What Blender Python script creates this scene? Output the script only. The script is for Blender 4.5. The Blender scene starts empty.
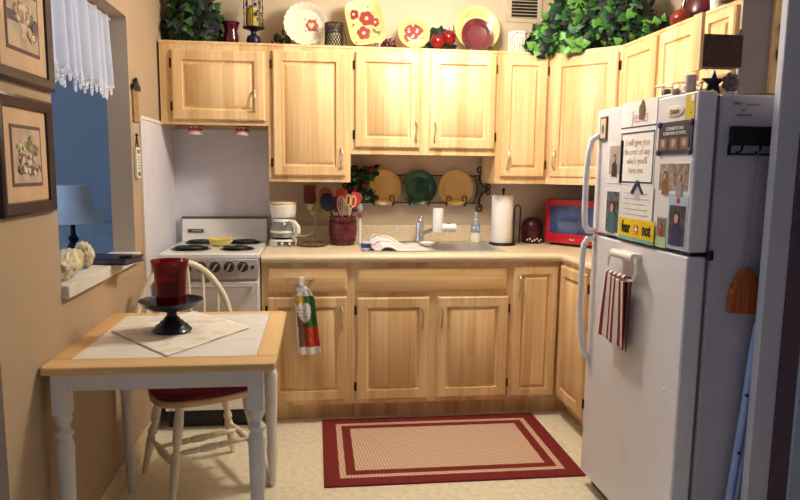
import bpy, math, random
from mathutils import Vector, Matrix
R = math.radians
PI = math.pi
C = bpy.context.scene.collection
SC = bpy.context.scene
random.seed(7)

# ------------------------------------------------------------------ camera
f, yaw, pitch, roll = 673.741, .1224, .1348, .0115
cd = bpy.data.cameras.new('camera'); cam = bpy.data.objects.new('camera', cd); C.objects.link(cam)
cd.sensor_width = 36; cd.lens = f / 800 * 36; cd.clip_start = .05
cd.shift_x = 1.898 / 800; cd.shift_y = 10.372 / 800
fw = Vector((math.sin(yaw) * math.cos(pitch), math.cos(yaw) * math.cos(pitch), -math.sin(pitch)))
rt = Vector((math.cos(yaw), -math.sin(yaw), 0)); up = rt.cross(fw)
r2 = rt * math.cos(roll) + up * math.sin(roll); u2 = -rt * math.sin(roll) + up * math.cos(roll)
cam.matrix_world = Matrix(((r2.x, u2.x, -fw.x, 0), (r2.y, u2.y, -fw.y, -4.0984), (r2.z, u2.z, -fw.z, 1.3551), (0, 0, 0, 1)))
SC.camera = cam

# ------------------------------------------------------------------ world, lights, exposure
w = bpy.data.worlds.new('world'); SC.world = w; w.use_nodes = True
w.node_tree.nodes['Background'].inputs[0].default_value = (.45, .6, 1, 1)
w.node_tree.nodes['Background'].inputs[1].default_value = .3
def area(name, loc, rot, sx, sy, col, power):
    l = bpy.data.lights.new(name, 'AREA'); l.shape = 'RECTANGLE'; l.size = sx; l.size_y = sy
    l.color = col; l.energy = power
    o = bpy.data.objects.new(name, l); C.objects.link(o); o.location = loc; o.rotation_euler = rot
    return o
l = bpy.data.lights.new('assumed_ceiling_light', 'POINT'); l.energy = 60; l.color = (1, .92, .79); l.shadow_soft_size = .13  # unseen ceiling lamp, place assumed from the shading; no fixture built
o = bpy.data.objects.new('assumed_ceiling_light', l); C.objects.link(o); o.location = (.62, -1.08, 2.30)
area('dining_fill_light', (.1, -2.9, 2.42), (0, 0, 0), .5, .5, (1, .86, .72), .4)  # weak warm fill added near the dining end, no fixture known there
area('assumed_rear_daylight', (-.3, -6.3, 1.5), (R(90), 0, 0), 2.4, 1.4, (.36, .40, 1), 5)  # assumed cool daylight from behind the camera; area light only, no window built
area('assumed_living_room_daylight', (-3.40, -2.3, 1.6), (R(90), 0, R(-52)), 1.2, 1.3, (.50, .68, 1), 46)  # bluish area light assumed at the living room's left, where no window is modelled
SC.view_settings.view_transform = 'Standard'; SC.view_settings.look = 'None'
SC.view_settings.gamma = 1; SC.view_settings.exposure = 0.05; SC.view_settings.use_curve_mapping = False

# ------------------------------------------------------------------ materials
def lin(h):
    return tuple(((c / 255) / 12.92 if c / 255 <= .04045 else ((c / 255 + .055) / 1.055) ** 2.4) for c in h) + (1,)
MATS = {}
def mat(name, rgb, rough=.5, metal=0, var=.06, scale=12, bump=0, bscale=60, trans=0, coat=0, stretch=(1, 1, 1), rgb2=None, ior=1.45, alpha=1, contrast=(.35, .65)):
    if name in MATS: return MATS[name]
    m = bpy.data.materials.new(name); m.use_nodes = True; nt = m.node_tree; N = nt.nodes; L = nt.links
    b = N['Principled BSDF']; b.inputs['Roughness'].default_value = rough; b.inputs['Metallic'].default_value = metal
    b.inputs['IOR'].default_value = ior
    b.inputs['Transmission Weight'].default_value = trans; b.inputs['Coat Weight'].default_value = coat
    b.inputs['Alpha'].default_value = alpha
    g = N.new('ShaderNodeNewGeometry'); mp = N.new('ShaderNodeMapping'); mp.inputs['Scale'].default_value = stretch
    L.new(g.outputs['Position'], mp.inputs['Vector'])
    n = N.new('ShaderNodeTexNoise'); n.inputs['Scale'].default_value = scale; n.inputs['Detail'].default_value = 5
    L.new(mp.outputs[0], n.inputs['Vector'])
    cr = N.new('ShaderNodeValToRGB'); c = lin(rgb)
    c2 = lin(rgb2) if rgb2 else tuple(max(0, x * (1 - 2 * var)) for x in c[:3]) + (1,)
    cr.color_ramp.elements[0].position = contrast[0]; cr.color_ramp.elements[1].position = contrast[1]
    cr.color_ramp.elements[0].color = c2; cr.color_ramp.elements[1].color = c
    L.new(n.outputs['Fac'], cr.inputs['Fac']); L.new(cr.outputs[0], b.inputs['Base Color'])
    if bump:
        n2 = N.new('ShaderNodeTexNoise'); n2.inputs['Scale'].default_value = bscale; n2.inputs['Detail'].default_value = 3
        L.new(mp.outputs[0], n2.inputs['Vector'])
        bp = N.new('ShaderNodeBump'); bp.inputs['Strength'].default_value = bump; bp.inputs['Distance'].default_value = .004
        L.new(n2.outputs['Fac'], bp.inputs['Height']); L.new(bp.outputs[0], b.inputs['Normal'])
    MATS[name] = m; return m

def wood(name, light, dark, axis='z', rough=.55):
    """maple / hickory: broad staves plus fine grain running along one axis"""
    m = bpy.data.materials.new(name); m.use_nodes = True; nt = m.node_tree; N = nt.nodes; L = nt.links
    b = N['Principled BSDF']; b.inputs['Roughness'].default_value = rough
    g = N.new('ShaderNodeNewGeometry')
    def noise(sc, detail, dist=0):
        mp = N.new('ShaderNodeMapping'); mp.inputs['Scale'].default_value = sc
        L.new(g.outputs['Position'], mp.inputs['Vector'])
        n = N.new('ShaderNodeTexNoise'); n.inputs['Scale'].default_value = 1; n.inputs['Detail'].default_value = detail
        n.inputs['Distortion'].default_value = dist
        L.new(mp.outputs[0], n.inputs['Vector']); return n
    def sc(a, l):
        return {'z': (a, a, l), 'x': (l, a, a), 'y': (a, l, a)}[axis]
    n1 = noise(sc(9, .8), 2, .3); n2 = noise(sc(95, 2.2), 4, .5)
    # staves: stepped cells
    mp = N.new('ShaderNodeMapping'); mp.inputs['Scale'].default_value = sc(15, .35)
    L.new(g.outputs['Position'], mp.inputs['Vector'])
    v = N.new('ShaderNodeTexVoronoi'); v.inputs['Scale'].default_value = 1; v.distance = 'CHEBYCHEV'; v.inputs['Randomness'].default_value = .6
    L.new(mp.outputs[0], v.inputs['Vector'])
    a1 = N.new('ShaderNodeMath'); a1.operation = 'MULTIPLY_ADD'; a1.inputs[1].default_value = .5; a1.inputs[2].default_value = 0
    L.new(n1.outputs['Fac'], a1.inputs[0])
    a2 = N.new('ShaderNodeMath'); a2.operation = 'MULTIPLY_ADD'; a2.inputs[1].default_value = .35
    L.new(n2.outputs['Fac'], a2.inputs[0]); L.new(a1.outputs[0], a2.inputs[2])
    sep = N.new('ShaderNodeSeparateColor'); L.new(v.outputs['Color'], sep.inputs[0])
    a3 = N.new('ShaderNodeMath'); a3.operation = 'MULTIPLY_ADD'; a3.inputs[1].default_value = .2
    L.new(sep.outputs[0], a3.inputs[0]); L.new(a2.outputs[0], a3.inputs[2])
    cr = N.new('ShaderNodeValToRGB'); cr.color_ramp.elements[0].position = .3; cr.color_ramp.elements[1].position = .72
    cr.color_ramp.elements[0].color = lin(dark); cr.color_ramp.elements[1].color = lin(light)
    L.new(a3.outputs[0], cr.inputs['Fac']); L.new(cr.outputs[0], b.inputs['Base Color'])
    MATS[name] = m; return m

WZ = wood('maple_vertical_grain', (246, 215, 163), (201, 153, 98))
WX = wood('maple_horizontal_grain', (244, 208, 150), (198, 146, 88), 'x')
WY = wood('maple_depth_grain', (244, 208, 150), (198, 146, 88), 'y')
TWX = wood('table_oak_border', (232, 196, 140), (208, 164, 106), 'x')
WALL = mat('tan_wall_paint', (184, 160, 132), .85, var=.03, scale=3, bump=.25, bscale=140)
BWALL = mat('beige_back_wall_paint', (214, 194, 166), .85, var=.03, scale=3, bump=.2, bscale=140)
BLUEW = mat('pale_blue_grey_paint', (176, 190, 205), .85, var=.04, scale=3, bump=.2, bscale=90)
LAV = mat('cool_white_paint', (205, 203, 214), .7, var=.03, scale=5, bump=.15, bscale=120)
CEIL = mat('white_ceiling', (232, 228, 220), .9, var=.02)
PANEL = mat('pale_splash_laminate', (226, 224, 234), .45, var=.03, scale=8)
WHITE = mat('white_enamel', (248, 246, 242), .22, var=.015, coat=.3)
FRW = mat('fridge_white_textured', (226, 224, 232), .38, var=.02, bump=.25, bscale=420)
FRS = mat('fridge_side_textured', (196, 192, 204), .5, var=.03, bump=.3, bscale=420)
WPAINT = mat('white_furniture_paint', (236, 232, 224), .45, var=.03, scale=6)
CREAM = mat('cream_chair_paint', (240, 230, 205), .42, var=.03)
BLACK = mat('black_iron', (28, 26, 30), .5, metal=.3, var=.2)
DARK = mat('dark_plastic', (24, 24, 28), .4, var=.1)
STEEL = mat('brushed_steel', (214, 210, 204), .38, metal=.75, var=.05, scale=40)
CHROME = mat('chrome', (228, 228, 228), .2, metal=.85, var=.02)
NICKEL = mat('satin_nickel', (205, 200, 190), .3, metal=1, var=.03)
HINGE = mat('aged_brass_hinge', (74, 58, 36), .45, metal=.8, var=.2)
PLASTW = mat('white_plastic', (240, 238, 232), .35, var=.02)
PAPER = mat('white_paper', (244, 242, 240), .8, var=.02)
GLASS = mat('clear_glass', (250, 250, 250), .02, trans=1, var=0)

def floor_mat():
    m = mat('cream_vinyl_floor', (232, 224, 196), .42, var=.05, scale=22, bump=.05, bscale=80)
    return m
FLOOR = mat('cream_vinyl_floor', (242, 233, 208), .38, scale=34, rgb2=(224, 214, 186), contrast=(.3, .62), bump=.06, bscale=90)
CTOP = mat('speckled_cream_laminate', (238, 220, 188), .38, scale=260, rgb2=(200, 174, 138), contrast=(.34, .56))

# ------------------------------------------------------------------ mesh builder
class MB:
    def __init__(s): s.v = []; s.f = []; s.m = []
    def add(s, vs, fs, mi=0):
        b = len(s.v); s.v += [Vector(p) for p in vs]
        for q in fs: s.f.append([b + i for i in q]); s.m.append(mi)
        return b
    def box(s, x0, x1, y0, y1, z0, z1, mi=0):
        return s.add([(x0, y0, z0), (x1, y0, z0), (x1, y1, z0), (x0, y1, z0), (x0, y0, z1), (x1, y0, z1), (x1, y1, z1), (x0, y1, z1)],
              [(0, 3, 2, 1), (4, 5, 6, 7), (0, 1, 5, 4), (1, 2, 6, 5), (2, 3, 7, 6), (3, 0, 4, 7)], mi)
    def prism(s, pts, z0, z1, mi=0):
        n = len(pts)
        return s.add([(x, y, z0) for x, y in pts] + [(x, y, z1) for x, y in pts],
              [tuple(range(n))[::-1], tuple(range(n, 2 * n))] + [(i, (i + 1) % n, n + (i + 1) % n, n + i) for i in range(n)], mi)
    def lathe(s, prof, c=(0, 0, 0), n=28, mi=0, mod=None, caps=True):
        vs = []; fs = []
        for j, (r, z) in enumerate(prof):
            for i in range(n):
                a = 2 * PI * i / n; rr = r * (mod(a, j) if mod else 1)
                vs.append((c[0] + rr * math.cos(a), c[1] + rr * math.sin(a), c[2] + z))
        for j in range(len(prof) - 1):
            for i in range(n):
                k = (i + 1) % n; fs.append((j * n + i, j * n + k, (j + 1) * n + k, (j + 1) * n + i))
        if caps:
            if prof[0][0] > 1e-5: fs.append(tuple(range(n))[::-1])
            if prof[-1][0] > 1e-5: fs.append(tuple((len(prof) - 1) * n + i for i in range(n)))
        return s.add(vs, fs, mi)
    def tube(s, pts, r=.005, n=8, closed=False, mi=0):
        P = [Vector(p) for p in pts]; K = len(P); vs = []; fs = []
        rs = r if isinstance(r, (list, tuple)) else [r] * K
        nrm = None
        for i in range(K):
            if closed: t = (P[(i + 1) % K] - P[i - 1])
            else: t = P[min(i + 1, K - 1)] - P[max(i - 1, 0)]
            t = t.normalized() if t.length > 1e-9 else Vector((0, 0, 1))
            if nrm is None:
                a = Vector((0, 0, 1)) if abs(t.z) < .9 else Vector((1, 0, 0)); nrm = t.cross(a).normalized()
            else:
                nrm = nrm - t * nrm.dot(t); nrm = nrm.normalized() if nrm.length > 1e-6 else t.orthogonal().normalized()
            bn = t.cross(nrm)
            for k in range(n):
                a = 2 * PI * k / n; vs.append(P[i] + (nrm * math.cos(a) + bn * math.sin(a)) * rs[i])
        for i in range(K if closed else K - 1):
            j = (i + 1) % K
            for k in range(n):
                q = (k + 1) % n; fs.append((i * n + k, i * n + q, j * n + q, j * n + k))
        if not closed: fs += [tuple(range(n))[::-1], tuple((K - 1) * n + k for k in range(n))]
        return s.add(vs, fs, mi)
    def ell(s, c, r, n=16, m=10, mi=0, fn=None):
        if not isinstance(r, (list, tuple)): r = (r, r, r)
        vs = []; fs = []
        for j in range(m + 1):
            th = PI * j / m
            for i in range(n):
                a = 2 * PI * i / n; d = (math.sin(th) * math.cos(a), math.sin(th) * math.sin(a), -math.cos(th))
                k = fn(d) if fn else 1
                vs.append((c[0] + r[0] * d[0] * k, c[1] + r[1] * d[1] * k, c[2] + r[2] * d[2] * k))
        for j in range(m):
            for i in range(n):
                k = (i + 1) % n; fs.append((j * n + i, j * n + k, (j + 1) * n + k, (j + 1) * n + i))
        return s.add(vs, fs, mi)
    def tr(s, start, M):
        for i in range(start, len(s.v)): s.v[i] = M @ s.v[i]
    def blob(s, cx, cy, z, pts, mi, h=.0012):     # thin raised mark lying on a local z plane
        n = len(pts); s.add([(cx + x, cy + y, z) for x, y in pts] + [(cx + x, cy + y, z + h) for x, y in pts],
              [tuple(range(n, 2 * n))] + [(i, (i + 1) % n, n + (i + 1) % n, n + i) for i in range(n)], mi)

ORG = {}
def tag(o, label=None, cat=None, group=None, kind=None):
    if label: o['label'] = label
    if cat: o['category'] = cat
    if group: o['group'] = group
    if kind: o['kind'] = kind
    return o
def thing(name, label, cat, loc, rotz=0, group=None, M=None):
    o = bpy.data.objects.new(name, None); C.objects.link(o); o.location = loc; o.rotation_euler = (0, 0, rotz)
    o.empty_display_size = .05
    ORG[o.name] = Vector(loc) if not (rotz or M == 'local') else Vector((0, 0, 0))
    return tag(o, label, cat, group)
def obj(name, mb, mats, parent=None, bev=0, seg=2, ang=40, plabel=None):
    if not isinstance(mats, (list, tuple)): mats = [mats]
    if parent is not None: org = ORG[parent.name]
    else:
        xs = [p.x for p in mb.v]; ys = [p.y for p in mb.v]; zs = [p.z for p in mb.v]
        org = Vector(((min(xs) + max(xs)) / 2, (min(ys) + max(ys)) / 2, min(zs)))
    me = bpy.data.meshes.new(name); me.from_pydata([tuple(p - org) for p in mb.v], [], mb.f); me.update()
    for m in mats: me.materials.append(m)
    for p, mi in zip(me.polygons, mb.m): p.material_index = mi; p.use_smooth = True
    me.set_sharp_from_angle(angle=R(ang))
    o = bpy.data.objects.new(name, me); C.objects.link(o)
    if parent is not None:
        o.parent = parent; ORG[o.name] = org
    else:
        o.location = org; ORG[o.name] = org
    if bev:
        b = o.modifiers.new('bevel', 'BEVEL'); b.width = bev; b.segments = seg; b.limit_method = 'ANGLE'; b.angle_limit = R(50)
    if plabel: o['label'] = plabel
    return o
def struct(name, mb, mats, parent=None, bev=0):
    o = obj(name, mb, mats, parent, bev); o['kind'] = 'structure'; return o
def box(*a):
    m = MB(); m.box(*a); return m
def basis(O, U, V):
    """local x->U, local y->V, local z->U x V (outward)"""
    U = Vector(U).normalized(); V = Vector(V).normalized(); N = U.cross(V)
    return Matrix(((U.x, V.x, N.x, O[0]), (U.y, V.y, N.y, O[1]), (U.z, V.z, N.z, O[2]), (0, 0, 0, 1)))
def text(name, s, size, M, mt, parent, align='CENTER', sx=1, bold=0, spacing=1):
    cu = bpy.data.curves.new(name, 'FONT'); cu.body = s; cu.size = size; cu.align_x = align; cu.align_y = 'CENTER'
    cu.extrude = .0004; cu.offset = bold; cu.resolution_u = 2; cu.space_character = spacing
    t = bpy.data.objects.new('tmp', cu); C.objects.link(t)
    dg = bpy.context.evaluated_depsgraph_get(); me = bpy.data.meshes.new_from_object(t.evaluated_get(dg))
    bpy.data.objects.remove(t)
    mb = MB(); mb.add([M @ Vector((v.co.x * sx, v.co.y, v.co.z + .0006)) for v in me.vertices], [tuple(p.vertices) for p in me.polygons])
    bpy.data.meshes.remove(me)
    return obj(name, mb, mt, parent)
def copy_tree(o, parent=None):
    c = o.copy(); C.objects.link(c); c.parent = parent
    if o.name in ORG: ORG[c.name] = ORG[o.name]
    for ch in list(o.children): copy_tree(ch, c)
    return c
def spiral(c, r0, r1, a0, a1, n=20, plane='xz'):
    out = []
    for i in range(n):
        t = i / (n - 1); a = a0 + (a1 - a0) * t; r = r0 + (r1 - r0) * t
        if plane == 'xz': out.append((c[0] + r * math.cos(a), c[1], c[2] + r * math.sin(a)))
        else: out.append((c[0] + r * math.cos(a), c[1] + r * math.sin(a), c[2]))
    return out

# ================================================================== STRUCTURE
XL, XR = -.823, 1.94
TOPZ = 2.010
struct('floor', box(-3.6, 3.6, -6.6, 1.6, -.1, 0), FLOOR)
struct('ceiling', box(-3.6, 3.6, -6.6, 1.6, 2.46, 2.56), CEIL)
struct('wall_back', box(-.92, XR + .1, 0, .1, 0, 2.46), BWALL)
m = MB()   # left wall with the pass-through opening
m.box(-.92, XL, -2.27, -1.82, 0, 2.46); m.box(-.92, XL, -.90, 0, 0, 2.46)
m.box(-.92, XL, -1.82, -.90, 0, .92); m.box(-.92, XL, -1.82, -.90, 2.005, 2.46)
struct('wall_left', m, WALL)
struct('wall_right', box(XR, XR + .1, -2.2, 0, 0, 2.46), BWALL)
struct('wall_entry', box(1.352, 1.425, -2.23, -2.20, 0, 2.46), LAV, bev=.004)
struct('trim_2', box(1.426, 1.485, -2.235, -2.20, 0, 2.46), mat('dark_plum_door_edge', (100, 76, 88), .6))
struct('wall_entry_side', box(1.486, 3.5, -2.245, -2.20, 0, 2.46), BLUEW)
struct('wall_living_far', box(-3.6, -.92, 1.4, 1.5, 0, 2.46), BLUEW)
struct('wall_living_left', box(-3.6, -3.5, -6.6, 1.4, 0, 2.46), BLUEW)
struct('wall_rear', box(-3.5, 3.6, -6.6, -6.5, 0, 2.46), BLUEW)
struct('wall_hall_right', box(3.5, 3.6, -6.5, -2.2, 0, 2.46), BLUEW)
m = MB(); m.box(-.935, -.80, -1.819, -.901, .921, .965)
struct('trim_1', m, mat('white_sill_paint', (232, 226, 216), .5), bev=.004)
m = MB(); m.prism([(XL, 0), (XL + .014, 0), (XL + .014, .085), (XL + .006, .1), (XL, .1)], 0, 1)
m.tr(0, Matrix(((1, 0, 0, 0), (0, 0, 1, 0), (0, 1, 0, 0), (0, 0, 0, 1))))
for i, p in enumerate(m.v): p.y = -2.26 if p.y < .5 else -.745
struct('baseboard_left', m, mat('cream_baseboard', (226, 206, 170), .5))
# splash panels beside and behind the range
m = MB(); m.box(XL, XL + .006, -.742, -.007, 0, 1.575)
struct('trim_3', m, PANEL)
m = MB(); m.box(XL, XL + .011, -.75, -.001, 1.575, 1.592); m.box(XL, XL + .011, -.752, -.742, 0, 1.575)
struct('trim_4', m, WPAINT, bev=.002)
struct('trim_5', box(XL + .006, -.272, -.007, 0, 0, 1.57), PANEL)

# ================================================================== CABINETS
def door_mb(O, U, N, w_, h_, t=.02, mar=.052):
    """raised-panel door; O lower-left corner on the face plane"""
    O = Vector(O); U = Vector(U).normalized(); N = Vector(N).normalized(); Z = Vector((0, 0, 1))
    k = min(1, min(w_, h_) / .3) if min(w_, h_) < .3 else 1
    mm = mar * k
    rings = [(0, 0), (0, t - .006), (.007, t), (mm, t), (mm + .003, t - .011), (mm + .012, t - .014), (mm + .030 * k, t - .001)]
    vs = []; fs = []
    for ins, d in rings:
        for a, b in ((ins, ins), (w_ - ins, ins), (w_ - ins, h_ - ins), (ins, h_ - ins)):
            vs.append(O + U * a + Z * b + N * d)
    for j in range(len(rings) - 1):
        for i in range(4):
            q = (i + 1) % 4; fs.append((j * 4 + i, j * 4 + q, j * 4 + 4 + q, j * 4 + 4 + i))
    n = (len(rings) - 1) * 4; fs.append((n, n + 1, n + 2, n + 3)); fs.append((3, 2, 1, 0))
    mb = MB(); mb.add(vs, fs); return mb
def slab_mb(O, U, N, w_, h_, t=.02):
    O = Vector(O); U = Vector(U); N = Vector(N); Z = Vector((0, 0, 1)); vs = []; fs = []
    rings = [(0, 0), (0, t - .008), (.012, t)]
    for ins, d in rings:
        for a, b in ((ins, ins), (w_ - ins, ins), (w_ - ins, h_ - ins), (ins, h_ - ins)): vs.append(O + U * a + Z * b + N * d)
    for j in range(2):
        for i in range(4):
            q = (i + 1) % 4; fs.append((j * 4 + i, j * 4 + q, j * 4 + 4 + q, j * 4 + 4 + i))
    fs.append((8, 9, 10, 11)); fs.append((3, 2, 1, 0)); mb = MB(); mb.add(vs, fs); return mb
def pull_mb(P, A, N, L=.105):
    """arched pull centred on P, long axis A, standing off along N"""
    P = Vector(P); A = Vector(A).normalized(); N = Vector(N).normalized(); S = A.cross(N)
    mb = MB(); pts = []; rs = []
    for i in range(15):
        t = i / 14 * 2 - 1
        pts.append(P + A * (t * L / 2) + N * (.026 * (1 - t * t) ** .6 + .001) + S * (.004 * math.sin(t * PI)))
        rs.append(.0038 + .0028 * abs(t) ** 3)
    mb.tube(pts, rs, 8)
    for sgn in (-1, 1): mb.ell(P + A * (sgn * L / 2) + N * .003, .0075, 10, 6)
    return mb
def add_door(par, O, U, N, w_, h_, handle=None, hinge=None, matl=None, horiz=False):
    """handle: (u, v) pull centre; hinge: 0 left edge / 1 right edge"""
    d = obj('door', door_mb(O, U, N, w_, h_), matl or WZ, par)
    O = Vector(O); U_ = Vector(U).normalized(); N_ = Vector(N).normalized()
    if handle:
        obj('handle', pull_mb(O + U_ * handle[0] + Vector((0, 0, handle[1])) + N_ * .02, (0, 0, 1), N_), NICKEL, d)
    if hinge is not None:
        u = -.006 if hinge == 0 else w_ + .006
        for v in (.07, h_ - .07):
            hb = MB(); c = O + U_ * u + Vector((0, 0, v))
            hb.tube([c + N_ * .006 + Vector((0, 0, -.022)), c + N_ * .006 + Vector((0, 0, .022))], .005, 8)
            b0 = hb.box(-.007, .007, -.0015, .0015, -.024, .024)
            hb.tr(b0, Matrix.Translation(c + N_ * .0035) @ basis((0, 0, 0), U_, N_ * -1 if False else N_).to_3x3().to_4x4() if False else Matrix.Translation(c + N_ * .0035))
            obj('hinge', hb, HINGE, d)
    return d
NY = (0, -1, 0); UX = (1, 0, 0)
def frame_face(mb, x0, x1, y, z0, z1):   # a slight rail lip so the face frame reads
    mb.box(x0, x1, y, y + .3, z0, z1)

# --- base: drawer cabinet
def base_body(x0, x1):
    m = MB(); m.box(x0, x1, -.61, -.004, .102, .875); m.box(x0 + .001, x1 - .001, -.535, -.01, 0, .102); return m
t = thing('base_cabinet', 'light maple base cabinet beside the range with one drawer over one door', 'cabinet', (-.037, -.3, 0), group='maple base cabinets')
obj('body', base_body(-.279, .2), WZ, t)
d = obj('drawer', slab_mb((-.249, -.61, .715), UX, NY, .41, .130), WX, t)
hm = MB(); hm.tube([(-.145 + .13 * i / 12, -.63 - .022 * (1 - (i / 6 - 1) ** 2) ** .6, .790 + .004 * math.sin(i * .5)) for i in range(13)], [.0055 - .0015 * (1 - abs(i / 6 - 1)) for i in range(13)], 8)
hm.ell((-.145, -.632, .79), .008, 10, 6); hm.ell((-.015, -.632, .79), .008, 10, 6)
obj('handle', hm, NICKEL, d)
add_door(t, (-.249, -.61, .130), UX, NY, .41, .560, (.382, .450), 0)
# --- base: sink cabinet
t = thing('sink_cabinet', 'wide maple sink cabinet with a false drawer front over two doors', 'cabinet', (.62, -.3, 0), group='maple base cabinets')
m = MB(); m.box(.201, 1.040, -.61, -.592, .102, .875); m.box(.201, .219, -.592, -.004, .102, .875); m.box(1.022, 1.040, -.592, -.004, .102, .875); m.box(.219, 1.022, -.592, -.004, .102, .12); m.box(.202, 1.039, -.535, -.01, 0, .102)
obj('body', m, WZ, t)
obj('drawer_front', slab_mb((.212, -.61, .711), UX, NY, .803, .128), WX, t)
add_door(t, (.212, -.61, .128), UX, NY, .388, .555, (.350, .443), 0)
add_door(t, (.641, -.61, .128), UX, NY, .390, .555, (.024, .449), 1)
# --- base: corner cabinet (L plan, bi-fold door)
t = thing('corner_base_cabinet', 'maple corner base cabinet with folding doors meeting at the inside corner', 'cabinet', (1.4, -.4, 0), group='maple base cabinets')
m = MB()
L1 = [(1.041, -.004), (1.041, -.61), (1.329, -.61), (1.329, -1.02), (1.93, -1.02), (1.93, -.004)]
m.prism(L1[::-1], .102, .875)
L2 = [(1.042, -.01), (1.042, -.535), (1.404, -.535), (1.404, -1.019), (1.92, -1.019), (1.92, -.01)]
m.prism(L2[::-1], 0, .102)
obj('body', m, WZ, t)
add_door(t, (1.058, -.61, .122), UX, NY, .246, .722, (.03, .615), None)
add_door(t, (1.329, -.638, .130), (0, -1, 0), (-1, 0, 0), .345, .722, None, 1)
# --- base: cabinet between corner and fridge
t = thing('base_cabinet', 'maple base cabinet mostly hidden behind the refrigerator', 'cabinet', (1.6, -1.2, 0), group='maple base cabinets')
m = MB(); m.box(1.329, 1.93, -1.395, -1.021, .102, .875); m.box(1.404, 1.92, -1.394, -1.022, 0, .102)
obj('body', m, WZ, t)
add_door(t, (1.329, -1.045, .130), (0, -1, 0), (-1, 0, 0), .33, .56, (.03, .45), None)
obj('drawer', slab_mb((1.329, -1.045, .715), (0, -1, 0), (-1, 0, 0), .33, .13), WY, t)

# --- countertop, L shaped, with sink cut-out and upstand
t = thing('countertop', 'cream speckled laminate worktop running from the range round the corner', 'countertop', (.6, -.3, .876))
m = MB()
SX0, SX1, SY0, SY1 = .262, 1.012, -.525, -.085
m.box(-.278, SX0, -.63, -.002, .876, .914); m.box(SX1, 1.93, -.63, -.002, .876, .914)
m.box(SX0, SX1, -.63, SY0, .876, .914); m.box(SX0, SX1, SY1, -.002, .876, .914)
m.box(1.325, 1.93, -1.398, -.63, .876, .914)
def nose(x, y, horiz, a, b):   # rounded front edge
    k = 8; prof = [(0, .876 - .006)] + [(-.017 * math.sin(PI * i / k) ** .7 if 0 < i < k else 0, .870 + .044 * (i / k)) for i in range(1, k)] + [(0, .914)]
    return prof
pr = nose(0, 0, 0, 0, 0); n = len(pr)
vs = [(-.278, -.63 + p, z) for p, z in pr] + [(1.325 - .0 + p, -.63 + p, z) for p, z in pr] + [(1.325 + p, -1.398, z) for p, z in pr]
fs = []
for s_ in range(2):
    for i in range(n - 1): fs.append((s_ * n + i, s_ * n + n + i, s_ * n + n + i + 1, s_ * n + i + 1))
fs += [tuple(range(n)), tuple(range(2 * n, 3 * n))[::-1]]
m.add(vs, fs)
obj('worktop', m, CTOP, t)
m = MB(); m.box(-.27, 1.93, -.022, -.003, .9145, 1.014); m.box(1.918, 1.937, -1.398, -.023, .9145, 1.014)
obj('upstand', m, CTOP, t, bev=.004)

# --- upper cabinets
def upper(name, label, x0, x1, z0, doors, y=-.33, z1=TOPZ):
    t = thing(name, label, 'cabinet', ((x0 + x1) / 2, -.17, z0), group='maple wall cabinets')
    m = MB(); th = .018
    m.box(x0, x1, y, y + th, z0, z1)                                  # face frame sheet
    m.box(x0, x0 + th, y + th, -.009, z0, z1); m.box(x1 - th, x1, y + th, -.009, z0, z1)
    m.box(x0 + th, x1 - th, y + th, -.009, z1 - th, z1); m.box(x0 + th, x1 - th, y + th, -.009, z0 + .022, z0 + .036)
    m.box(x0 + th, x1 - th, -.018, -.009, z0 + .04, z1 - .02)
    m.box(x0 - (.004 if x0 < -.8 else 0), x1, y - .004, y, z1 - .012, z1)
    obj('body', m, WZ, t)
    for (a, b, c, d, hd, hg) in doors:
        add_door(t, (a, y, c), UX, NY, b - a, d - c, hd, hg)
    return t
upper('wall_cabinet', 'short maple wall cabinet over the range', -.812, -.2525, 1.578, [(-.748, -.268, 1.602, 1.964, (.426, .105), 0)])
upper('wall_cabinet', 'tall maple wall cabinet over the coffee maker', -.2515, .1925, 1.279, [(-.226, .165, 1.312, 1.974, (.367, .100), 0)])
upper('wall_cabinet', 'double-door maple wall cabinet over the sink', .1935, 1.0095, 1.434, [(.217, .575, 1.470, 1.982, (.336, .092), 0), (.630, 1.000, 1.470, 1.982, (.027, .092), 1)])
upper('wall_cabinet', 'narrow maple wall cabinet over the paper towels', 1.0105, 1.3175, 1.279, [(1.042, 1.296, 1.318, 1.980, (.034, .098), 1)])
# diagonal corner cabinet
t = thing('corner_wall_cabinet', 'diagonal maple corner wall cabinet under the ivy', 'cabinet', (1.6, -.3, 1.279), group='maple wall cabinets')
m = MB()
DP = [(1.319, -.009), (1.319, -.33), (1.60, -.63), (1.93, -.63), (1.93, -.009)]
m.prism(DP[::-1], 1.315, TOPZ)
U = Vector((.281, -.30, 0)).normalized(); N = Vector((-.30, -.281, 0)).normalized()
b0 = m.box(0, .411, -.018, 0, 1.279, 1.315); m.tr(b0, Matrix(((U.x, -N.x, 0, 1.319), (U.y, -N.y, 0, -.33), (0, 0, 1, 0), (0, 0, 0, 1))))
m.box(1.602, 1.93, -.63, -.612, 1.279, 1.3145); 
obj('body', m, WZ, t)
add_door(t, Vector((1.319, -.33, 1.318)) + U * .022, U, N, .372, .660, (.032, .098), 1)
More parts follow.
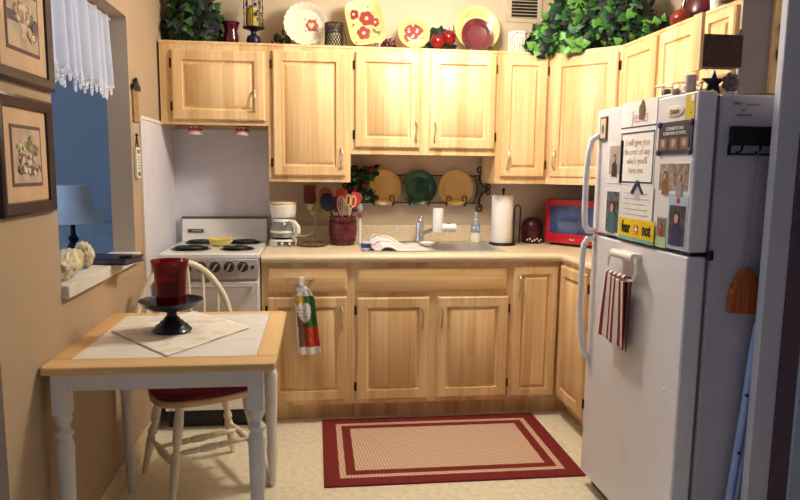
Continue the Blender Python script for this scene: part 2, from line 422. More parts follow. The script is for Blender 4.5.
# right-hand wall cabinets
def rupper(label, y0, y1, z0, doors):
    t = thing('wall_cabinet', label, 'cabinet', (1.77, (y0 + y1) / 2, z0), group='maple wall cabinets')
    m = MB(); m.box(1.60, 1.93, y1, y0, z0, TOPZ)
    m.box(1.596, 1.60, y1, y0, TOPZ - .012, TOPZ)
    obj('body', m, WZ, t)
    for (a, b, hd, hg) in doors:
        add_door(t, (1.60, a, z0 + .03), (0, -1, 0), (-1, 0, 0), a - b, TOPZ - z0 - .052, hd, hg)
    return t
rupper('two-door maple wall cabinet on the right wall past the corner', -.633, -1.388, 1.279, [(-.668, -1.010, (.3, .1), 0), (-1.040, -1.362, (.03, .1), 1)])
t = rupper('small maple wall cabinet above the refrigerator behind the woven wall pocket', -1.389, -1.63, 1.70, [(-1.405, -1.615, None, None)])
obj('side_panel', box(1.598, 1.93, -1.637, -1.6305, 1.60, TOPZ), mat('grey_side_veneer', (150, 138, 142), .6, var=.05, scale=10, stretch=(8, 8, 1)), t, plabel='grey painted end panel')

# ================================================================== RANGE
t = thing('range', 'white electric coil-top kitchen range with a brushed metal control panel', 'stove', (-.53, -.35, 0))
X0, X1 = -.774, -.286
m = MB(); m.box(X0, X1, -.635, -.01, .1, .9); obj('body', m, WHITE, t)
obj('plinth', box(X0 + .01, X1 - .01, -.60, -.03, 0, .1), DARK, t)
m = MB(); m.box(X0 - .004, X1 + .004, -.665, -.01, .897, .924); obj('cooktop', m, WHITE, t, bev=.006)
m = MB(); m.prism([(-.075, .9245), (-.012, .9245), (-.012, 1.056), (-.045, 1.056)], X0, X1)
m.tr(0, Matrix(((0, 0, 1, 0), (1, 0, 0, 0), (0, 1, 0, 0), (0, 0, 0, 1)))); bg = obj('backguard', m, WHITE, t, bev=.004)
obj('top_trim', box(X0 - .002, X1 + .002, -.050, -.010, 1.0562, 1.066), mat('dull_steel', (120, 112, 110), .4, metal=.8), bg)
MS = basis((-.695, -.0665, .985), (1, 0, 0), (0, .22, .975))
m = MB(); b0 = m.lathe([(.001, .002), (.012, .002), (.012, .0)], n=20); 
m = MB(); m.box(-.045, .045, -.010, .010, 0, .003); m.tr(0, MS)
bd = obj('badge', m, mat('badge_grey', (96, 84, 80), .4), bg, bev=.002)
text('lettering', 'KENMORE', .011, MS @ Matrix.Translation((.006, 0, .003)), PAPER, bd)
STAIN = mat('brushed_range_front', (214, 208, 204), .34, metal=.35, rgb2=(180, 172, 168), scale=9)
m = MB(); m.box(X0 + .004, X1 - .004, -.668, -.6352, .795, .8965)
cp = obj('control_panel', m, STAIN, t, bev=.005)
for x in (-.705, -.64, -.572, -.502, -.434, -.366):
    k = MB(); k.lathe([(.027, 0), (.027, .003), (.022, .006), (.020, .020), (.018, .022)], n=24)
    k.box(-.0035, .0035, -.019, .019, .02, .03, 1); k.tr(0, basis((x, -.668, .858), (1, 0, 0), (.0, 0, 1)) @ Matrix.Rotation(R(-35 + 20 * random.random()), 4, 'Z'))
    obj('knob', k, [mat('knob_dark_ring', (64, 58, 62), .3, metal=.5), STEEL], cp)
k = MB(); k.lathe([(.009, 0), (.009, .006), (.006, .009)], n=16); k.tr(0, basis((-.318, -.668, .856), (1, 0, 0), (0, 0, 1))); obj('indicator_lamp', k, DARK, cp)
od = obj('oven_door', box(X0 + .005, X1 - .005, -.668, -.6352, .27, .780), mat('oven_door_enamel', (222, 216, 212), .28, var=.03, scale=5), t, bev=.005)
m = MB(); m.tube([(-.74, -.700, .762), (-.32, -.700, .762)], .008, 10); m.box(-.745, -.73, -.70, -.668, .755, .769); m.box(-.33, -.315, -.70, -.668, .755, .769)
obj('handle', m, STEEL, od)
obj('storage_drawer', box(X0 + .005, X1 - .005, -.665, -.6352, .112, .258), WHITE, t, bev=.005)
for (x, y, r) in ((-.655, -.46, .085), (-.415, -.47, .074), (-.655, -.16, .070), (-.405, -.16, .078)):
    pan = MB(); pan.lathe([(r + .017, .9245), (r + .014, .9285), (r + .004, .9275), (r * .5, .9255)], (x, y, 0), 32)
    p = obj('drip_pan', pan, mat('drip_pan_black', (30, 28, 32), .3, metal=.6), t)
    c = MB(); pts = []
    for i in range(110):
        a = i / 109 * 2 * PI * 4; pts.append((x + (r * (.22 + .76 * i / 109)) * math.cos(a), y + (r * (.22 + .76 * i / 109)) * math.sin(a), .9345))
    c.tube(pts, .0052, 6); c.tube([(x - r, y, .930), (x + r, y, .930)], .003, 5)
    obj('coil', c, mat('burner_coil', (38, 34, 38), .5, metal=.4), p)

# ================================================================== SINK, FAUCET
t = thing('sink', 'double-bowl stainless steel sink set in the worktop', 'sink', (.637, -.3, .914))
m = MB()
ox0, ox1, oy0, oy1 = .247, 1.030, -.540, -.068; bx = [(.285, .610), (.648, .995)]; by0, by1 = -.512, -.150; z = .9185
m.box(ox0, ox1, oy0, by0, .9145, z); m.box(ox0, ox1, by1, oy1, .9145, z)
m.box(ox0, bx[0][0], by0, by1, .9145, z); m.box(bx[0][1], bx[1][0], by0, by1, .9145, z); m.box(bx[1][1], ox1, by0, by1, .9145, z)
obj('rim', m, STEEL, t)
for (a, b) in bx:
    m = MB(); vs = []
    for (ins, zz) in ((0, z), (.004, .90), (.014, .80), (.03, .775)):
        for (x, y) in ((a + ins, by0 + ins), (b - ins, by0 + ins), (b - ins, by1 - ins), (a + ins, by1 - ins)): vs.append((x, y, zz))
    fs = [(j * 4 + i, j * 4 + 4 + i, j * 4 + 4 + (i + 1) % 4, j * 4 + (i + 1) % 4) for j in range(3) for i in range(4)] + [(12, 15, 14, 13)]
    m.add(vs, fs); bo = obj('bowl', m, STEEL, t)
    d = MB(); d.lathe([(.04, .7755), (.04, .778), (.03, .779), (.028, .776)], ((a + b) / 2, -.33, 0), 24); obj('drain', d, CHROME, bo)
t = thing('faucet', 'chrome single-lever kitchen tap with a white water filter on its spout', 'faucet', (.62, -.105, .9187))
m = MB(); b0 = m.ell((.62, -.105, .924), (.128, .026, .0055), 28, 6); obj('deck_plate', m, CHROME, t)
m = MB(); m.lathe([(.030, .929), (.027, .95), (.024, .99), (.026, 1.02), (.022, 1.04), (.010, 1.048)], (.62, -.105, 0), 22); obj('body', m, CHROME, t)
m = MB(); m.tube([(.62, -.105, 1.035), (.625, -.10, 1.055), (.628, -.09, 1.068)], [.012, .012, .008], 10); m.ell((.63, -.088, 1.068), (.018, .016, .010)); obj('lever', m, CHROME, t)
m = MB(); m.tube([(.63, -.12, .97), (.66, -.16, .99), (.70, -.21, 1.01), (.725, -.24, 1.015)], [.014, .012, .011, .011], 10); sp = obj('spout', m, CHROME, t)
m = MB(); m.tube([(.705, -.24, 1.020), (.81, -.25, 1.020)], .024, 18); m.lathe([(.030, .995), (.031, 1.00), (.031, 1.125), (.028, 1.132)], (.706, -.24, 0), 24)
m.lathe([(.012, .98), (.012, 1.0)], (.76, -.245, 0), 14)
fl = obj('water_filter', m, PLASTW, t, plabel='white cylindrical water filter')
m = MB(); m.ell((.768, -.247, 1.043), (.014, .01, .004)); obj('selector_dial', m, mat('blue_grey_dial', (70, 80, 110), .4), fl)

# towel in the left bowl (draped mound, red stripes)
def grid(fn, nu, nv, mb=None, mif=None, thick=0):
    mb = mb or MB(); vs = [fn(i / nu, j / nv) for j in range(nv + 1) for i in range(nu + 1)]
    b = len(mb.v); mb.v += [Vector(p) for p in vs]
    for j in range(nv):
        for i in range(nu):
            a = b + j * (nu + 1) + i; mb.f.append([a, a + 1, a + nu + 2, a + nu + 1]); mb.m.append(mif((i + .5) / nu, (j + .5) / nv) if mif else 0)
    return mb
def solid(o, th):
    s = o.modifiers.new('solid', 'SOLIDIFY'); s.thickness = th; s.offset = 0; return o
TOWEL = mat('white_terry', (240, 236, 230), .95, var=.05, scale=60, bump=.5, bscale=500)
RED = mat('red_stripe_cloth', (170, 30, 40), .9, var=.1)
def tw(u, v):
    x = .285 + .30 * u + .03 * v; y = -.16 - .36 * v - .03 * math.sin(3 * u)
    hgt = .975 + .012 * math.sin(5 * u + 3 * v) - .045 * abs(v - .35) - .075 * max(0, u - .3) * 1.1 + .006 * math.sin(15 * u + 4 * v) - .05 * max(0, .15 - u) / .15
    return (x, y, max(hgt, .9215))
o = obj('dish_towel', grid(tw, 44, 34, mif=lambda u, v: 1 if (.30 < v - .5 * u < .335 or -.02 < v - .9 * u + .25 < .015 or .62 < v - .3 * u < .65) else 0), [TOWEL, RED]); solid(o, .006)
tag(o, 'white dish towel with thin red stripes heaped over the left sink bowl', 'towel')
m = MB(); m.lathe([(.020, 0), (.024, .002), (.030, .05), (.028, .05), (.020, .006)], (.285, -.49, .9187), 22); m.blob(0, 0, 0, [(.0, .0)] * 3, 0)
m = MB(); m.lathe([(.018, 0), (.024, .004), (.027, .045), (.024, .045), (.018, .008)], (.270, -.470, .9187), 22)
m.lathe([(.0272, .012), (.0285, .014), (.0285, .034), (.0275, .036)], (.270, -.470, .9187), 22, mi=1)
o = obj('small_cup', m, [PLASTW, mat('navy_print', (36, 66, 120), .4)]); tag(o, 'small white and blue cup at the corner of the sink by the towel', 'cup')
m = MB(); m.lathe([(.020, 0), (.044, .022), (.048, .026), (.042, .024), (.018, .004)], (.629, -.335, .9187), 24)
o = obj('small_bowl', m, WHITE); tag(o, 'small white dish resting on the divider between the sink bowls', 'bowl')

# ================================================================== COUNTER ITEMS
# coffee maker
t = thing('coffee_maker', 'white drip coffee maker with a glass carafe beside the range', 'coffee maker', (-.185, -.2, .914))
m = MB(); m.lathe([(.078, 0), (.08, .004), (.078, .034), (.07, .038)], (-.185, -.215, .9145), 30); m.box(-.255, -.115, -.20, -.10, .9147, .9525); obj('base', m, PLASTW, t, bev=.003)
m = MB(); m.box(-.05, .05, -.0015, .0015, -.011, .011)
m.tr(0, Matrix.Translation((-.165, -.294, .933))); pnl = obj('control_strip', m, mat('grey_controls', (90, 88, 90), .4), t)
for x in (-.188, -.146):
    k = MB(); k.lathe([(.008, 0), (.007, .004)], n=14); k.tr(0, basis((x, -.2955, .933), (1, 0, 0), (0, 0, 1))); obj('switch', k, PLASTW, pnl)
m = MB(); m.prism([(-.25, -.095), (-.12, -.095), (-.115, -.135), (-.255, -.135)][::-1], .9527, 1.135); obj('tower', m, PLASTW, t, bev=.008)
m = MB(); m.lathe([(.062, 1.075), (.073, 1.10), (.076, 1.150)], (-.185, -.195, 0), 28); m.box(-.258, -.112, -.19, -.095, 1.1, 1.150); obj('filter_basket', m, PLASTW, t, bev=.004)
m = MB(); m.lathe([(.078, 1.1505), (.080, 1.154), (.078, 1.163), (.05, 1.167)], (-.185, -.195, 0), 28); m.box(-.262, -.108, -.19, -.092, 1.151, 1.165); obj('lid', m, mat('cream_plastic', (236, 214, 180), .4), t, bev=.003)
m = MB(); m.lathe([(.050, .954), (.062, .965), (.066, .995), (.056, 1.035), (.046, 1.050), (.044, 1.05), (.054, 1.034), (.063, .995), (.058, .966), (.001, .957)], (-.190, -.22, 0), 30)
ca = obj('carafe', m, GLASS, t, plabel='clear glass carafe')
m = MB(); m.lathe([(.047, 1.0505), (.05, 1.055), (.046, 1.066), (.02, 1.069)], (-.190, -.22, 0), 24); m.lathe([(.0665, .990), (.0675, .992), (.0675, 1.0), (.0665, 1.002)], (-.190, -.22, 0), 28)
m.tube([(-.15, -.245, 1.058), (-.118, -.27, 1.050), (-.098, -.285, 1.025), (-.098, -.285, .995), (-.115, -.272, .975), (-.132, -.258, .968)], [.009, .012, .013, .013, .011, .009], 10)
obj('handle', m, PLASTW, ca)
m = MB(); m.lathe([(.058, .9532), (.058, .9538)], (-.190, -.215, 0), 24); obj('warming_plate', m, DARK, t)
m = MB(); m.tube([(-.11, -.11, .96), (-.06, -.09, .955), (-.02, -.075, .975), (.0, -.055, 1.02), (-.005, -.035, 1.06), (-.018, -.03, 1.082)], .0035, 6)
m.tube([(-.09, -.12, .925), (-.03, -.11, .918), (.0, -.09, .925), (-.02, -.075, .935)], .0035, 6)
obj('cord', m, PLASTW, t)
# trivet
def berry_ring(name, label, cat, c, rx, ry):
    m = MB()
    for i in range(40):
        a = 2 * PI * i / 40; m.ell((c[0] + rx * math.cos(a), c[1] + ry * math.sin(a), c[2] + .009), (.012, .014, .008), 8, 5, mi=0 if i % 3 else 1)
    for i in range(26):
        a = random.random() * 2 * PI; q = random.random() ** .5 * .75
        m.ell((c[0] + rx * q * math.cos(a), c[1] + ry * q * math.sin(a), c[2] + .006), (.016, .016, .005), 8, 5, mi=2 if i % 4 else 0)
    m.lathe([(.01, 0), (rx * .95, .0), (rx * .95, .004), (.01, .004)], c, 24, mi=0)
    return tag(obj(name, m, [mat('leaf_green_glaze', (74, 92, 48), .5), mat('dull_red_glaze', (150, 56, 48), .45), mat('terracotta_glaze', (150, 100, 78), .5)]), label, cat)
berry_ring('trivet', 'green and red fruit-wreath trivet lying on the worktop', 'trivet', (-.022, -.215, .9145), .078, .10)
# crock
t = thing('utensil_crock', 'burgundy ribbed barrel-shaped utensil crock', 'crock', (.157, -.18, .9145))
m = MB(); m.lathe([(.062, 0), (.066, .01), (.080, .06), (.082, .10), (.076, .145), (.078, .165), (.070, .165), (.068, .145), (.07, .05), (.001, .012)], (.157, -.18, .9145), 48, mod=lambda a, j: 1 + (.012 * math.sin(a * 16) if 1 <= j <= 4 else 0))
obj('pot', m, mat('burgundy_wood_stain', (112, 44, 44), .4, rgb2=(70, 22, 28), scale=30), t)
for z in (.94, 1.045):
    m = MB(); m.lathe([(.0745 if z < 1 else .0805, 0), (.0765 if z < 1 else .083, .002), (.0765 if z < 1 else .0825, .008), (.075 if z < 1 else .080, .01)], (.157, -.18, z), 40); obj('hoop', m, mat('dark_hoop', (60, 22, 26), .4), t)
def utensil(name, label, tip, base, kind, mt, hm):
    a = Vector(base); b = Vector(tip); d = (b - a).normalized(); m = MB()
    t = thing(name, label, 'utensil', base)
    hb = MB(); hb.tube([a, a + (b - a) * .5, b], [.005, .0045, .004], 8); obj('handle', hb, hm, t)
    hd = MB(); side = d.cross(Vector((0, -1, 0))).normalized(); nrm = side.cross(d)
    M = Matrix(((side.x, d.x, nrm.x, b.x), (side.y, d.y, nrm.y, b.y), (side.z, d.z, nrm.z, b.z), (0, 0, 0, 1)))
    if kind == 'spoon': hd.ell((0, .035, 0), (.044, .055, .014), 20, 12)
    elif kind == 'spatula':
        hd.prism([(-.020, 0), (.020, 0), (.032, .03), (.034, .075), (.02, .09), (-.02, .09), (-.034, .075), (-.032, .03)], -.003, .003)
    elif kind == 'whisk':
        for k in range(6):
            an = PI * k / 6; hd.tube([(math.sin(PI * q / 12) * .024 * math.cos(an), .10 * (1 - math.cos(PI * q / 12)) / 2 if q < 12 else .1, math.sin(PI * q / 12) * .024 * math.sin(an)) for q in range(13)], .0013, 5)
            hd.tube([(-math.sin(PI * q / 12) * .024 * math.cos(an), .10 * (1 - math.cos(PI * q / 12)) / 2 if q < 12 else .1, -math.sin(PI * q / 12) * .024 * math.sin(an)) for q in range(13)], .0013, 5)
    elif kind == 'scissor':
        for s_ in (-1, 1):
            hd.tube([(s_ * .015 + .013 * math.cos(2 * PI * q / 16), .035 + .032 * math.sin(2 * PI * q / 16), s_ * .001) for q in range(16)], .0042, 7, closed=True)
            hd.tube([(s_ * .012, .006, 0), (s_ * .003, -.03, 0)], .004, 6)
    hd.tr(0, M); obj('head', hd, mt, t); return t
navy = mat('navy_nylon', (18, 24, 44), .35); orange = mat('orange_silicone', (176, 66, 38), .4); redp = mat('red_silicone', (150, 28, 28), .35)
utensil('ladle', 'dark navy nylon ladle leaning left in the burgundy crock', (.078, -.215, 1.130), (.135, -.20, .95), 'spoon', navy, navy)
utensil('wooden_spoon', 'brown wooden spoon behind the navy ladle in the crock', (.072, -.155, 1.158), (.140, -.16, .95), 'spoon', mat('reddish_wood', (168, 84, 48), .5), mat('reddish_wood', (168, 84, 48), .5))
utensil('spatula', 'orange silicone spatula standing upright in the crock', (.150, -.16, 1.150), (.155, -.165, .95), 'spatula', orange, mat('spatula_handle_red', (170, 40, 34), .4))
utensil('spatula', 'red slotted spatula low in front in the crock', (.128, -.178, 1.105), (.148, -.185, .95), 'spatula', redp, redp)
utensil('whisk', 'steel wire whisk in the middle of the burgundy crock', (.150, -.205, 1.10), (.163, -.19, .95), 'whisk', STEEL, STEEL)
utensil('kitchen_scissors', 'cream-handled kitchen scissors upside down in the crock', (.197, -.205, 1.135), (.175, -.19, .95), 'scissor', mat('tan_handles', (226, 192, 130), .4), STEEL)
utensil('spatula', 'pink silicone spatula leaning right in the crock', (.218, -.17, 1.13), (.175, -.175, .95), 'spatula', mat('pink_silicone', (186, 66, 70), .4), redp)
t = thing('bottle_brush', 'white and red handled brush standing between the crock and the sink towel', 'brush', (.255, -.165, .9145))
m = MB(); m.tube([(.255, -.165, .9148), (.255, -.165, 1.03), (.256, -.165, 1.07)], [.008, .010, .006], 10); obj('handle', m, PLASTW, t)
m = MB(); m.tube([(.256, -.165, 1.0705), (.256, -.165, 1.095)], [.011, .009], 10); obj('collar', m, redp, t)
m = MB(); m.ell((.256, -.165, 1.125), (.018, .018, .028), 12, 8, fn=lambda d: 1 + .12 * math.sin(20 * d[0]) * math.cos(18 * d[2])); obj('bristles', m, mat('grey_bristle', (160, 156, 160), .8), t)
# paper towels
t = thing('paper_towel_holder', 'black wire paper towel holder right of the sink', 'paper towel holder', (1.105, -.2, .9145))
m = MB(); m.lathe([(.078, 0), (.080, .004), (.076, .012), (.02, .014)], (1.103, -.2, .9145), 30)
for a in range(4): m.ell((1.103 + .07 * math.cos(a * PI / 2 + .6), -.2 + .07 * math.sin(a * PI / 2 + .6), .9225), .009, 8, 6)
obj('base', m, BLACK, t)
m = MB(); m.tube([(1.103, -.2, .93), (1.103, -.2, 1.235)], .006, 8); m.ell((1.103, -.2, 1.24), .010); obj('post', m, BLACK, t)
m = MB(); m.tube([(1.160, -.245, .925), (1.160, -.247, 1.13), (1.168, -.249, 1.150), (1.180, -.250, 1.155), (1.192, -.249, 1.145), (1.197, -.245, 1.12), (1.197, -.235, .925)], .0045, 8); obj('guard_wire', m, BLACK, t)
m = MB(); m.lathe([(.010, 0), (.062, 0), (.064, .004), (.064, .276), (.062, .28), (.010, .28), (.010, 0)], (1.100, -.2, .9295), 40, caps=False)
tag(obj('paper_towel_roll', m, mat('paper_towel', (246, 240, 232), .95, var=.02, bump=.5, bscale=120)), 'full white paper towel roll on the black wire holder', 'paper towels')
# soap dispenser
t = thing('soap_dispenser', 'clear pump soap bottle with a blue label behind the sink', 'soap dispenser', (.96, -.115, .9187))
m = MB(); m.lathe([(.028, 0), (.032, .004), (.030, .05), (.026, .058), (.026, .06)], (.96, -.118, .919), 24); obj('base_cup', m, mat('cream_cup', (240, 230, 205), .3), t)
m = MB(); m.lathe([(.024, .9795), (.027, .99), (.026, 1.03), (.012, 1.045), (.010, 1.05)], (.96, -.118, 0), 24); bt = obj('bottle', m, mat('pale_blue_liquid', (200, 210, 235), .1, trans=.5), t)
m = MB(); m.lathe([(.0272, .992), (.0276, .995), (.0270, 1.018), (.0266, 1.02)], (.96, -.118, 0), 24); obj('label_band', m, mat('blue_print', (70, 90, 170), .5, rgb2=(220, 220, 235), scale=70), bt)
m = MB(); m.lathe([(.012, 1.0505), (.013, 1.06), (.006, 1.064), (.005, 1.09), (.010, 1.092), (.010, 1.10)], (.96, -.118, 0), 16); m.tube([(.96, -.12, 1.095), (.955, -.15, 1.092)], .005, 8); obj('pump', m, PLASTW, t)
# microwave, set on the diagonal
t = thing('microwave', 'red countertop microwave standing diagonally in the corner', 'microwave', (1.385, -.165, .9147), math.atan2(-.80, .60))
MWR = mat('glossy_red_enamel', (190, 16, 40), .18, coat=.5); W_, D_, H_ = .46, .228, .275
obj('body', box(0, W_, .012, D_, .014, H_), mat('dark_red_shell', (92, 12, 24), .3), t, bev=.006)
m = MB(); m.box(0, .028, -.012, .0115, .014, H_); m.box(.028, .36, -.012, .0115, .014, .072); m.box(.028, .36, -.012, .0115, .236, H_); m.box(.335, .36, -.012, .0115, .072, .236)
dr = obj('door', m, MWR, t, bev=.004)
obj('window', box(.028, .335, -.006, .008, .072, .236), mat('blue_black_glass', (60, 82, 130), .08, coat=1, rgb2=(34, 44, 80), scale=6), dr, plabel='dark blue glass door window')
m = MB(); m.tube([(.055, -.0085, .20), (.075, -.0085, .213), (.12, -.0085, .216), (.20, -.0085, .212)], .0015, 5)
obj('control_panel', box(.361, W_, -.012, .0115, .014, H_), DARK, t, bev=.003)
m = MB()
for x in (.03, W_ - .03):
    for y in (.03, D_ - .03): m.lathe([(.012, 0), (.012, .0138)], (x, y, 0), 12)
obj('feet', m, DARK, t)
text('brand', 'Oster', .016, basis((.19, -.0125, .04), (1, 0, 0), (0, 0, 1)), PAPER, dr)
# burgundy canister
t = thing('canister', 'dark burgundy round-topped canister with white marks beside the microwave', 'canister', (1.318, -.10, .9145))
m = MB(); m.lathe([(.058, 0), (.062, .006), (.062, .045), (.066, .06), (.068, .10), (.056, .135), (.03, .155), (.001, .16)], (1.318, -.10, .9145), 32); cb = obj('jar', m, mat('burgundy_glaze', (72, 18, 28), .35), t)
for i in range(7):
    a = -PI / 2 + (i - 3) * .24; m = MB(); m.ell((1.318 + .0635 * math.cos(a), -.10 + .0635 * math.sin(a), .9375 + .008 * math.sin(i * 2.1)), (.006, .004, .005), 8, 6); obj('white_mark', m, PAPER, cb)
m = MB(); m.lathe([(.0675, 0), (.070, .002), (.070, .006), (.0675, .008)], (1.318, -.10, .9145 + .078), 32); obj('ridge', m, mat('burgundy_glaze', (72, 18, 28), .35), cb)

# outlet + plug-in warmer
t = thing('wall_outlet', 'almond double outlet plate on the wall above the coffee maker', 'outlet', (-.005, 0, 1.06))
obj('plate', box(-.068, .068, -.006, 0, 1.062, 1.166), mat('almond_plastic', (214, 208, 128), .4), t, bev=.003)
m = MB(); m.box(.018, .040, -.0085, -.006, 1.085, 1.145); m.box(-.052, -.012, -.0085, -.006, 1.075, 1.108); sk = obj('receptacle', m, mat('almond_dark', (190, 180, 112), .4), t, bev=.002)
m = MB(); m.box(.024, .034, -.016, -.0085, 1.108, 1.13); obj('toggle', m, mat('almond_dark', (190, 180, 112), .4), t)
m = MB(); m.box(-.034, -.004, -.03, -.0086, 1.078, 1.10); obj('plug', m, PLASTW, t)
t = thing('plug_in_warmer', 'burgundy plug-in wax warmer with a white stem in the wall outlet', 'warmer', (-.035, -.03, 1.12))
m = MB(); m.lathe([(.026, 1.145), (.036, 1.155), (.037, 1.20), (.030, 1.215), (.036, 1.228), (.038, 1.252), (.034, 1.252), (.028, 1.22), (.001, 1.16)], (-.035, -.045, 0), 28); obj('shade', m, mat('burgundy_ceramic', (120, 40, 40), .35), t)
m = MB(); m.lathe([(.010, 1.105), (.018, 1.125), (.018, 1.1445)], (-.035, -.045, 0), 18); m.box(-.045, -.025, -.044, -.0090, 1.112, 1.135); obj('lamp_stem', m, PLASTW, t)

# ================================================================== PLATES
def plate_mb(Rr, mis=(0, 0), depth=.018, n=48, scal=0, waves=0, inner=.62):
    m = MB()
    prof = [(.001, .004), (Rr * inner * .98, .004), (Rr * inner, .0045), (Rr * (inner + .05), .010), (Rr * .97, depth), (Rr, depth + .001), (Rr, depth - .003), (Rr * (inner + .04), .004), (Rr * inner * .9, 0), (.001, 0)]
    mod = (lambda a, j: 1 + (scal * math.cos(a * waves) if j in (4, 5, 6) else 0)) if scal else None
    m.lathe(prof, n=n, mod=mod); return m
def flower(m, cx, cy, z, r, mi, mc, n=5, rot=0):
    for i in range(n):
        a = rot + 2 * PI * i / n; px, py = cx + r * .55 * math.cos(a), cy + r * .55 * math.sin(a)
        m.blob(px, py, z, [(r * .5 * math.cos(q * PI / 5), r * .5 * math.sin(q * PI / 5)) for q in range(10)], mi, .0012 + .0001 * i)
    m.blob(cx, cy, z, [(r * .25 * math.cos(q * PI / 4), r * .25 * math.sin(q * PI / 4)) for q in range(8)], mc, .0022)
def leafb(m, cx, cy, z, L, ang, mi):
    pts = [(0, 0), (.35, .22), (.7, .2), (1, 0), (.7, -.2), (.35, -.22)]; c, s_ = math.cos(ang), math.sin(ang)
    m.blob(cx, cy, z, [((x * c - y * s_) * L, (x * s_ + y * c) * L) for x, y in pts], mi, .0011)
def lean(cx, y, z, tilt=12):
    """matrix: local plate plane leaning back against the wall, local z faces the room"""
    return Matrix.Translation((cx, y, z)) @ Matrix.Rotation(R(90 - tilt), 4, 'X')
# rack on the back wall
t = thing('plate_rack', 'black scrolled wrought-iron plate rack on the wall above the sink', 'plate rack', (.63, 0, 1.14))
yw = -.016
m = MB()
for z in (1.318, 1.152): m.tube([(.235, yw, z), (1.0, yw, z)], .0035, 6)
obj('rail', m, BLACK, t)
for s_, xc in ((1, 1.0), (-1, .235)):
    m = MB()
    m.tube([(xc - s_ * .035, yw, 1.318), (xc - s_ * .02, yw, 1.285), (xc - s_ * .012, yw, 1.235), (xc - s_ * .02, yw, 1.19), (xc - s_ * .035, yw, 1.152)], .0035, 6)
    m.tube([(xc + s_ * .005, yw, 1.335), (xc + s_ * .0, yw, 1.30), (xc + s_ * .02, yw, 1.262), (xc + s_ * .05, yw, 1.237), (xc + s_ * .02, yw, 1.210), (xc + s_ * .0, yw, 1.172), (xc + s_ * .005, yw, 1.137)], .0045, 7)
    for zc, q in ((1.352, 1), (1.120, -1)):
        m.tube([(xc + s_ * (.0 + .022 * math.cos(a)), yw, zc + q * .022 * math.sin(a)) if False else (xc + s_ * (-.0 + r_ * math.cos(a)), yw, zc + q * r_ * math.sin(a)) for (r_, a) in [(.024 - .016 * i / 18, -PI / 2 + .4 + i / 18 * PI * 2.4) for i in range(19)]], .0045, 7)
    for q in (1, -1):
        m.tube([(xc + s_ * (.055 + r_ * math.cos(a)), yw, 1.237 + q * (.018 + r_ * math.sin(a))) for (r_, a) in [(.018 - .011 * i / 14, -PI / 2 + i / 14 * PI * 2.1) for i in range(15)]], .004, 7)
    for i in range(9):
        z0 = 1.165 + i * .0165; m.tube([(xc - s_ * .016, yw, z0), (xc + s_ * (.012 + .02 * (1 - abs(i - 4) / 4)), yw, z0 + .012)], .0014, 4); m.tube([(xc - s_ * .016, yw, z0 + .012), (xc + s_ * (.012 + .02 * (1 - abs(i - 4) / 4)), yw, z0)], .0014, 4)
    obj('scroll_end', m, BLACK, t)
for cx in (.405, .622, .848):
    for dx in (-.062, .062):
        s_ = 1 if dx > 0 else -1
        m = MB(); m.tube([(cx + dx * .95, yw, 1.152), (cx + dx * .9, yw - .04, 1.135), (cx + dx * .92, yw - .055, 1.145), (cx + dx, yw - .058, 1.175)] + [(cx + dx - s_ * .0 + s_ * (-.014 + .014 * math.cos(a)) * -1 * -1, yw - .058, 1.178 + .014 * math.sin(a) + .004) for a in [i * PI * 1.5 / 10 for i in range(11)]], .0032, 6)
        obj('plate_hook', m, BLACK, t)
for cx, lab, col, nm in ((.405, 'plain yellow plate at the left of the wall rack beside the ivy', (226, 178, 100), 'mustard_glaze'), (.622, 'dark green plate in the middle of the wall rack', (30, 74, 38), 'forest_glaze'), (.848, 'plain yellow plate at the right of the wall rack', (226, 178, 100), 'mustard_glaze')):
    m = plate_mb(.107); m.tr(0, lean(cx, -.032, 1.244, 5)); tag(obj('plate', m, mat(nm, col, .25, coat=.3)), lab, 'plate', 'plates on the wall rack')

# foliage ---------------------------------------------------------------
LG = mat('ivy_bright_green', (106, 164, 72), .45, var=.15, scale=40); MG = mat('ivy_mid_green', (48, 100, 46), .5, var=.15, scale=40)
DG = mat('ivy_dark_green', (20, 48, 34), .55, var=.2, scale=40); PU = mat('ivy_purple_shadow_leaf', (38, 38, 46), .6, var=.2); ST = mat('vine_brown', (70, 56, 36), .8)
def leaf(m, p, d, nrm, L, mi):
    d = d.normalized(); s_ = d.cross(nrm).normalized(); n = s_.cross(d).normalized()
    P = lambda x, y, z: p + s_ * (x * L) + d * (y * L) + n * (z * L)
    m.add([P(0, 0, 0), P(0, .45, .10), P(0, 1, -.08), P(.34, -.10, -.04), P(.50, .25, -.06), P(.26, .62, 0), P(-.34, -.10, -.04), P(-.50, .25, -.06), P(-.26, .62, 0)],
          [(0, 3, 4, 1), (1, 4, 5), (1, 5, 2), (0, 1, 7, 6), (1, 8, 7), (1, 2, 8)], mi)
def foliage(m, blobs, n, size, seed, weights=(3, 4, 4, 2), clip=None):
    rnd = random.Random(seed); tot = sum(b[1][0] * b[1][2] for b in blobs)
    for (c, r) in blobs:
        k = int(n * r[0] * r[2] / tot)
        for _ in range(k):
            v = Vector((rnd.gauss(0, 1), rnd.gauss(0, 1), rnd.gauss(0, 1))).normalized(); q = rnd.uniform(.55, 1.0)
            p = Vector((c[0] + v.x * r[0] * q, c[1] + v.y * r[1] * q, c[2] + v.z * r[2] * q))
            if clip and not clip(p): continue
            front = v.y < .1
            d = Vector((rnd.uniform(-1, 1), rnd.uniform(-.5, .3), rnd.uniform(-1, .6))); nr = (v + Vector((rnd.uniform(-.5, .5), -.5, rnd.uniform(-.3, .7)))).normalized()
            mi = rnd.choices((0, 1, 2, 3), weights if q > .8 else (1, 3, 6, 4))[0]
            leaf(m, p, d, nr, size * rnd.uniform(.65, 1.25), mi)
